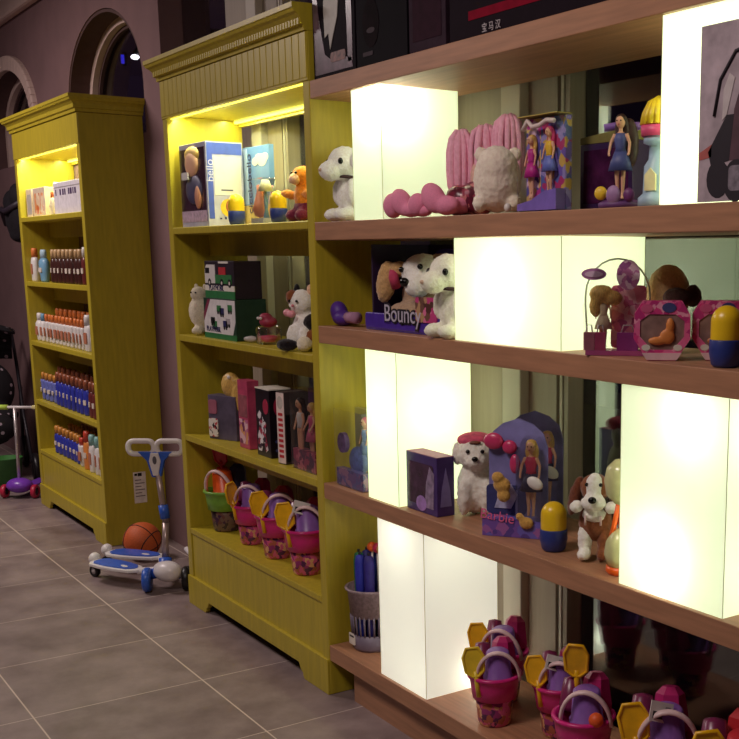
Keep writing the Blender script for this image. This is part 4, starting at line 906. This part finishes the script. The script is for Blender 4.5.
# ------------------------------------------------------------------ on top of the brown shelf unit (z 2.127)
Z = 2.1275
def topbox(label, x0, x1, d, h, m, y0=.012):
    t = carton('toy_box', label, 'toy box', ((x0+x1)/2, y0+d/2, Z), x1-x0, d, h, m)
    return t, x1-x0, d
NB = mat('night_card', (18, 8, 18), rough=.75, spec=.12, var=.2)
t, w, d = topbox('dark window box with pale leaf shaped figure on top shelf, next to mustard cornice', .015, .30, .10, .40, NB)
b = MB(); F = face('front', w, d); GB = mat('silver_print', (96, 74, 86), rough=.3, var=.45, scale=26)
b.prism([(-.14, .38), (-.115, .38), (-.10, .20), (-.06, .07), (.0, .04), (.06, .05), (.12, .04), (.125, .012), (-.13, .012)], -.0012, .002, GB, F)
b.prism([(.08, .38), (.125, .38), (.125, .03), (.095, .03), (.09, .2)], -.0012, .002, GB, F)
b.prism([(-.045, .36), (.0, .40), (.04, .36), (.05, .26), (.03, .17), (-.01, .10), (-.02, .08), (-.03, .13), (-.055, .12), (-.06, .2)], -.0022, .002, mat('leaf_pale', (166, 160, 150), rough=.5), F)
b.prism(rrect(.10, .03, .008, 3, .03, .055), -.002, .002, mat('base_trinkets', (110, 66, 60), var=.6, scale=60), F); b.obj('front_print', t)
t, w, d = topbox('nearly black box with faint face print, second on the top shelf', .31, .612, .10, .36, mat('jet_card', (10, 5, 12), rough=.75, spec=.12, var=.3, scale=12))
b = MB(); F = face('front', w, d); b.prism(disc(-.06, .12, .05, .07), -.001, .002, mat('shadow_print', (20, 9, 14), rough=.8, spec=.1, var=.4, scale=30), F); b.prism(disc(-.06, .10, .025, .008), -.0016, .002, mat('grey_mark', (60, 48, 56), rough=.8), F); b.prism(rrect(.06, .012, .003, 2, -.08, .035), -.0016, .002, mat('grey_mark', (60, 48, 56), rough=.8), F); b.obj('front_print', t)
t, w, d = topbox('dark grey framed box with plum panel, third on the top shelf', .622, .815, .09, .36, mat('grey_frame_card', (50, 34, 46), rough=.75, spec=.12, var=.2))
b = MB(); b.box(-.075, .075, -.0012, .002, .03, .35, mat('plum_panel', (44, 18, 32), rough=.75, spec=.12, var=.2), face('front', w, d)); b.obj('front_print', t)
t, w, d = topbox('large dark box with red stripe and white characters on the top shelf', .835, 1.62, .12, .42, mat('coal_card', (24, 11, 22), rough=.75, spec=.12, var=.12))
b = MB(); F = face('front', w, d); b.box(-.30, .36, -.0012, .002, .045, .068, mat('crimson_stripe', (128, 10, 38), rough=.8, spec=.1), F); b.box(-.29, -.245, -.0012, .002, .098, .112, mat('grey_mark2', (150, 136, 146)), F)
b.obj('front_print', t)
text(t, '宝 马 汉', .024, T(-.195, -.0612, .016) @ FRONT, mat('white_ink', (190, 180, 184)), 'lettering')
t, w, d = topbox('dark box with grey mottled corner past the red striped box', 1.63, 2.2, .12, .42, mat('mottled_card', (56, 42, 54), rough=.75, spec=.12, var=.5, scale=18))

# ------------------------------------------------------------------ on the floor
# basketball
t = thing('basketball', 'orange basketball on the floor against the mustard cabinet side', 'ball', (-2.30, .075, 0))
r = .097; MB().ell((0, 0, r), (r, r, r), mat('ball_rubber', (206, 96, 44), rough=.6, var=.12, scale=160, bump=.5), nu=40, nv=24).obj('ball_skin', t)
b = MB(); SE = mat('ball_seam', (40, 22, 18), rough=.7); Q = Euler((.4, .25, .6)).to_matrix()
def circ(f): return [Vector((0, 0, r))+Q @ Vector(f(2*PI*i/48)) for i in range(48)]
R1 = r*.997
b.tube(circ(lambda a: (R1*math.cos(a), R1*math.sin(a), 0)), .0028, SE, 6, True)
b.tube(circ(lambda a: (R1*math.cos(a), 0, R1*math.sin(a))), .0028, SE, 6, True)
for s in (-1, 1):
    b.tube(circ(lambda a: (s*R1*math.sqrt(max(0, 1-(.82*math.cos(a))**2-(.72*math.sin(a))**2)), R1*.82*math.cos(a), R1*.72*math.sin(a))), .0028, SE, 6, True)
b.obj('seam', t)
# blue and white three wheeled scooter
t = thing('scooter', 'blue and white flicker scooter with two foot boards and loop handles', 'scooter', (-1.70, -.02, 0))
SB = mat('scooter_blue', (52, 96, 200), rough=.35); SW = mat('scooter_white', (230, 224, 224), rough=.35, var=.03); SG = mat('tube_grey', (176, 156, 152), rough=.35, metal=.5)
b = MB(); b.ell((.06, .0, .095), (.075, .055, .05), SW, (0, 0, .5)); b.ell((0, .0, .09), (.05, .05, .04), SW); b.obj('front_cover', t)
b = MB(); b.tube([(-.03, .02, .07), (-.055, .03, .13)], .03, SB, 14); b.tube([(-.01, -.06, .075), (.03, -.01, .09), (.07, .06, .075)], .026, SB, 12); b.obj('fork', t)
def wheel(name, c, r, w, rz, m, par, hub):
    M = T(*c) @ Rz(rz) @ Rx(PI/2)
    o = MB().lathe([(r*.55, -w/2), (r*.9, -w/2), (r, -w*.25), (r, w*.25), (r*.9, w/2), (r*.55, w/2), (r*.55, -w/2)], m, 24, M).obj(name, par)
    MB().lathe([(0, -w*.4), (r*.58, -w*.4), (r*.58, w*.4), (0, w*.4)], hub, 16, M).obj('hub', o)
    return o
wheel('wheel', (.015, -.085, .058), .058, .035, -.5, SB, t, SB); wheel('wheel', (.10, .075, .058), .058, .035, -.5, BLACK, t, SW)
b = MB(); b.tube([(-.055, .03, .12), (-.075, .05, .30)], .0165, SG, 14); b.tube([(-.075, .05, .30), (-.108, .036, .56)], .0145, SG, 14); b.obj('steering_tube', t)
b = MB(); b.tube([(-.077, .049, .32), (-.086, .0455, .385)], .023, SB, 14); b.obj('clamp_collar', t)
H = T(-.112, .034, 0) @ Rz(math.atan2(.80, .60))
b = MB(); b.prism([(-.022, .52), (.022, .52), (.042, .60), (.085, .645), (-.085, .645), (-.042, .60)], -.014, .014, SB, H); b.obj('bracket', t, .006)
b = MB(); b.prism([(-.012, .53), (.012, .53), (.028, .60), (.018, .64), (-.018, .64), (-.028, .60)], -.022, -.013, SW, H); b.prism(disc(0, .605, .010, .02), -.025, -.02, mat('badge_grey', (96, 92, 100)), H); b.obj('badge', t, .003)
for s in (-1, 1):
    b = MB(); b.tube([(x, 0, z) for x, z in rrect(.122, .062, .026, 5, s*.068, .664)], .013, SW, 10, True, H); b.obj('handle', t)
for k, (cx, cy, ang) in enumerate(((-.215, -.155, .39), (-.37, -.015, .62))):
    M = T(cx, cy, 0) @ Rz(ang)
    def flatp(poly, z0, z1, m, b): b.prism(poly, -z1, -z0, m, M @ Rx(-PI/2) @ Matrix.Diagonal((1, 1, 1, 1)))
    pl = [(-.16, -.03), (-.13, -.058), (-.04, -.066), (.05, -.06), (.13, -.045), (.165, -.012), (.165, .012), (.13, .045), (.05, .06), (-.04, .066), (-.13, .058), (-.16, .03)]
    b = MB(); b.add([(x, y, .078) for x, y in pl]+[(x, y, .094) for x, y in pl], [tuple(range(12))[::-1], tuple(range(12, 24))]+[(i, (i+1) % 12, 12+(i+1) % 12, 12+i) for i in range(12)], SW, False, M)
    board = b.obj('foot_board', t, .004)
    b = MB(); sc_ = .84; b.add([(x*sc_, y*.8, .0945) for x, y in pl]+[(x*sc_, y*.8, .099) for x, y in pl], [tuple(range(12))[::-1], tuple(range(12, 24))]+[(i, (i+1) % 12, 12+(i+1) % 12, 12+i) for i in range(12)], SB, False, M); b.ell((.07, -.012, .099), (.028, .011, .002), SW, (0, 0, -.2), 12, 8, M); b.obj('grip_pad', board)
    b = MB(); b.ell((-.185, 0.02, .092), (.03, .03, .032), SW, (0, 0, 0), 14, 10, M); b.obj('caster_cover', t)
    c = M @ Vector((-.19, 0.02, .03)); wheel('caster_wheel', (c.x, c.y, .03), .03, .024, ang, BLACK, t, SW)
    p0 = M @ Vector((.15, 0, .082)); b = MB(); b.tube([p0, (p0.x*.5, p0.y*.5+.005, .085), (-.01, 0, .088)], .0175, SW, 12); b.obj('arm', t)
b = MB(); b.tube([(-.10, .15, .15), (-.03, .16, .12), (.06, .17, .08)], .012, SW, 10); b.obj('rear_brace', t)
# small purple kick scooter at the far left
t = thing('kick_scooter', 'small purple kick scooter with lime grip and red wheels beside far cabinet', 'scooter', (-4.30, -.075, 0), .9)
PU = mat('scooter_purple', (128, 66, 190), rough=.3); RD = mat('wheel_red', (190, 36, 70), rough=.4)
blob('front_hood', t, [((0, 0, .085), (.085, .07, .05)), ((0, .05, .07), (.06, .08, .03))], PU, .006, 5, 0)
b = MB(); b.box(-.045, .045, .05, .36, .05, .065, PU); b.obj('deck', t, .005)
b = MB(); b.tube([(0, 0, .11), (0, .012, .36), (0, .02, .595)], .0105, mat('pole_silver', (200, 190, 190), rough=.3, metal=.6), 12); b.obj('pole', t)
b = MB(); b.tube([(-.10, .02, .597), (.13, .02, .597)], .0095, SW, 10); b.obj('handlebar', t)
MB().tube([(-.20, .02, .597), (-.045, .02, .597)], .0165, mat('grip_lime', (190, 220, 90), rough=.5), 12).obj('grip', t); MB().tube([(.12, .02, .597), (.19, .02, .597)], .0145, mat('grip_cream', (226, 214, 150), rough=.5), 12).obj('grip', t)
wheel('wheel', (-.10, .0, .045), .045, .03, PI/2, RD, t, BLACK); wheel('wheel', (.10, .0, .045), .045, .03, PI/2, RD, t, BLACK); wheel('rear_wheel', (0, .38, .04), .04, .026, PI/2, RD, t, BLACK)
t = thing('toy_bucket', 'dark green bucket on the floor behind the purple kick scooter', 'bucket', (-4.74, -.05, 0), .2)
MB().lathe([(0, .0005), (.075, .0005), (.10, .20), (.105, .205), (.098, .205), (.072, .01), (0, .008)], mat('bucket_green', (56, 116, 50), rough=.5), 22).obj('pail', t)
b = MB(); b.prism([(-.02, .10), (.03, .12), (-.015, .165)], -.105, -.09, WHITE); b.obj('sticker', t)
# dark polka dot pushchair and a dark bag hanging above it
t = thing('pushchair', 'black polka dot pushchair parked behind the purple kick scooter', 'pushchair', (-5.22, -.06, 0), 1.45)
m, nt, out = nodes('polka_fabric'); N = nt.nodes.new; L = nt.links.new
bs = N('ShaderNodeBsdfPrincipled'); bs.inputs['Roughness'].default_value = .8; tc = N('ShaderNodeTexCoord'); vo = N('ShaderNodeTexVoronoi'); vo.inputs['Scale'].default_value = 17; vo.inputs['Randomness'].default_value = .25
cr = N('ShaderNodeValToRGB'); cr.color_ramp.interpolation = 'CONSTANT'; cr.color_ramp.elements[0].color = lin((176, 160, 170)); cr.color_ramp.elements[1].position = .22; cr.color_ramp.elements[1].color = lin((22, 18, 24))
L(tc.outputs['Object'], vo.inputs[0]); L(vo.outputs['Distance'], cr.inputs[0]); L(cr.outputs[0], bs.inputs['Base Color']); L(bs.outputs[0], out.inputs[0]); POLKA = m
b = MB()
for k in range(9):                                          # ribbed canopy
    a0 = PI*.02+PI*.62*k/9; a1 = PI*.02+PI*.62*(k+1)/9
    vs = []
    for a in (a0, a1):
        for j in range(9):
            u = -1+2*j/8; rr = .30*(1-.18*u*u)
            vs.append((u*.23, .05+rr*math.cos(a), .80+rr*math.sin(a)))
    b.add(vs, [(j, j+1, 10+j, 9+j) for j in range(8)], POLKA, True)
cn = b.obj('canopy', t); sd = cn.modifiers.new('thick', 'SOLIDIFY'); sd.thickness = .012
blob('seat_shell', t, [((0, .06, .62), (.21, .10, .22)), ((0, -.08, .45), (.21, .20, .08)), ((0, -.28, .38), (.17, .07, .12))], POLKA, .015, 4, 0)
FRM = mat('frame_dark', (40, 36, 42), rough=.4, metal=.4)
for s in (-1, 1):
    b = MB(); b.tube([(s*.25, .46, 1.02), (s*.25, .25, .78), (s*.24, -.05, .44), (s*.24, -.36, .14)], .012, FRM, 8); b.tube([(s*.25, .12, .62), (s*.25, .30, .12)], .012, FRM, 8); b.obj('side_frame', t)
    wheel('wheel', (s*.26, -.36, .10), .10, .04, PI/2, BLACK, t, mat('hub_grey', (120, 112, 118))); wheel('wheel', (s*.26, .30, .12), .12, .04, PI/2, BLACK, t, mat('hub_grey', (120, 112, 118)))
MB().tube([(-.25, .46, 1.02), (.25, .46, 1.02)], .016, BLACK, 10).obj('push_bar', t)
t = thing('hanging_bag', 'black baby carrier bag hanging on the wall beside the far cabinet', 'bag', (-5.05, .235, 1.66), 0)
BC = mat('black_cloth', (24, 18, 26), rough=.85, var=.3, scale=14)
blob('body', t, [((0, 0, .16), (.20, .085, .17)), ((-.12, 0, .26), (.12, .07, .10)), ((.10, -.02, .30), (.10, .06, .09)), ((0, 0, .05), (.14, .07, .06))], BC, .012, 5, .004)
b = MB(); b.tube([(-.12, .03, .30), (-.09, .07, .46), (0, .085, .52), (.09, .07, .46), (.12, .03, .32)], .018, BC, 8, flat=.5); b.obj('strap', t)
b = MB(); b.tube([(-.22, -.04, .12), (-.1, -.09, .22), (.05, -.10, .20), (.2, -.03, .26)], .02, mat('strap_grey', (54, 44, 56)), 8); b.obj('front_strap', t)
MB().tube([(0, .10, .52), (0, .06, .52)], .012, FRM, 8).obj('hook', t)
t = thing('hanging_cloth', 'long dark purple wrap hanging under the black baby carrier bag', 'cloth', (-4.80, .30, .95), 0)
b = MB(); n = 28; vs = []
for i in range(n+1):
    u = i/n; x = -.22+.44*u; y = .012*math.sin(u*19)
    vs += [(x*.9, y, .58), (x, y*1.3, .02)]
b.add(vs, [(2*i, 2*i+1, 2*i+3, 2*i+2) for i in range(n)], mat('wrap_cloth', (50, 36, 50), rough=.9, var=.2, scale=10), True); o = b.obj('fabric', t); s_ = o.modifiers.new('thick', 'SOLIDIFY'); s_.thickness = .006
MB().tube([(-.23, 0, .585), (.23, 0, .585)], .01, FRM, 8).obj('rail', t)

# ------------------------------------------------------------------ light
def area(name, loc, size, sy, energy, color, rot=(0, 0, 0)):
    la = bpy.data.lights.new(name, 'AREA'); la.shape = 'RECTANGLE'; la.size = size; la.size_y = sy; la.energy = energy; la.color = color
    o = bpy.data.objects.new(name, la); COL.objects.link(o); o.location = loc; o.rotation_euler = rot; return o
area('ceiling_lamp', (-3.5, -1.75, 3.38), 1.4, .8, 84, (1., .85, .82))
area('ceiling_lamp', (1.4, -2.1, 3.38), 1.0, .8, 56, (1., .84, .79))
w = bpy.data.worlds.new('night'); scene.world = w; w.use_nodes = True
bg = w.node_tree.nodes['Background']; bg.inputs[0].default_value = (.40, .20, .42, 1); bg.inputs[1].default_value = .03

scene.view_settings.view_transform = 'Standard'; scene.view_settings.look = 'None'
scene.view_settings.exposure = 0.0; scene.view_settings.gamma = 1.0; scene.view_settings.use_curve_mapping = False
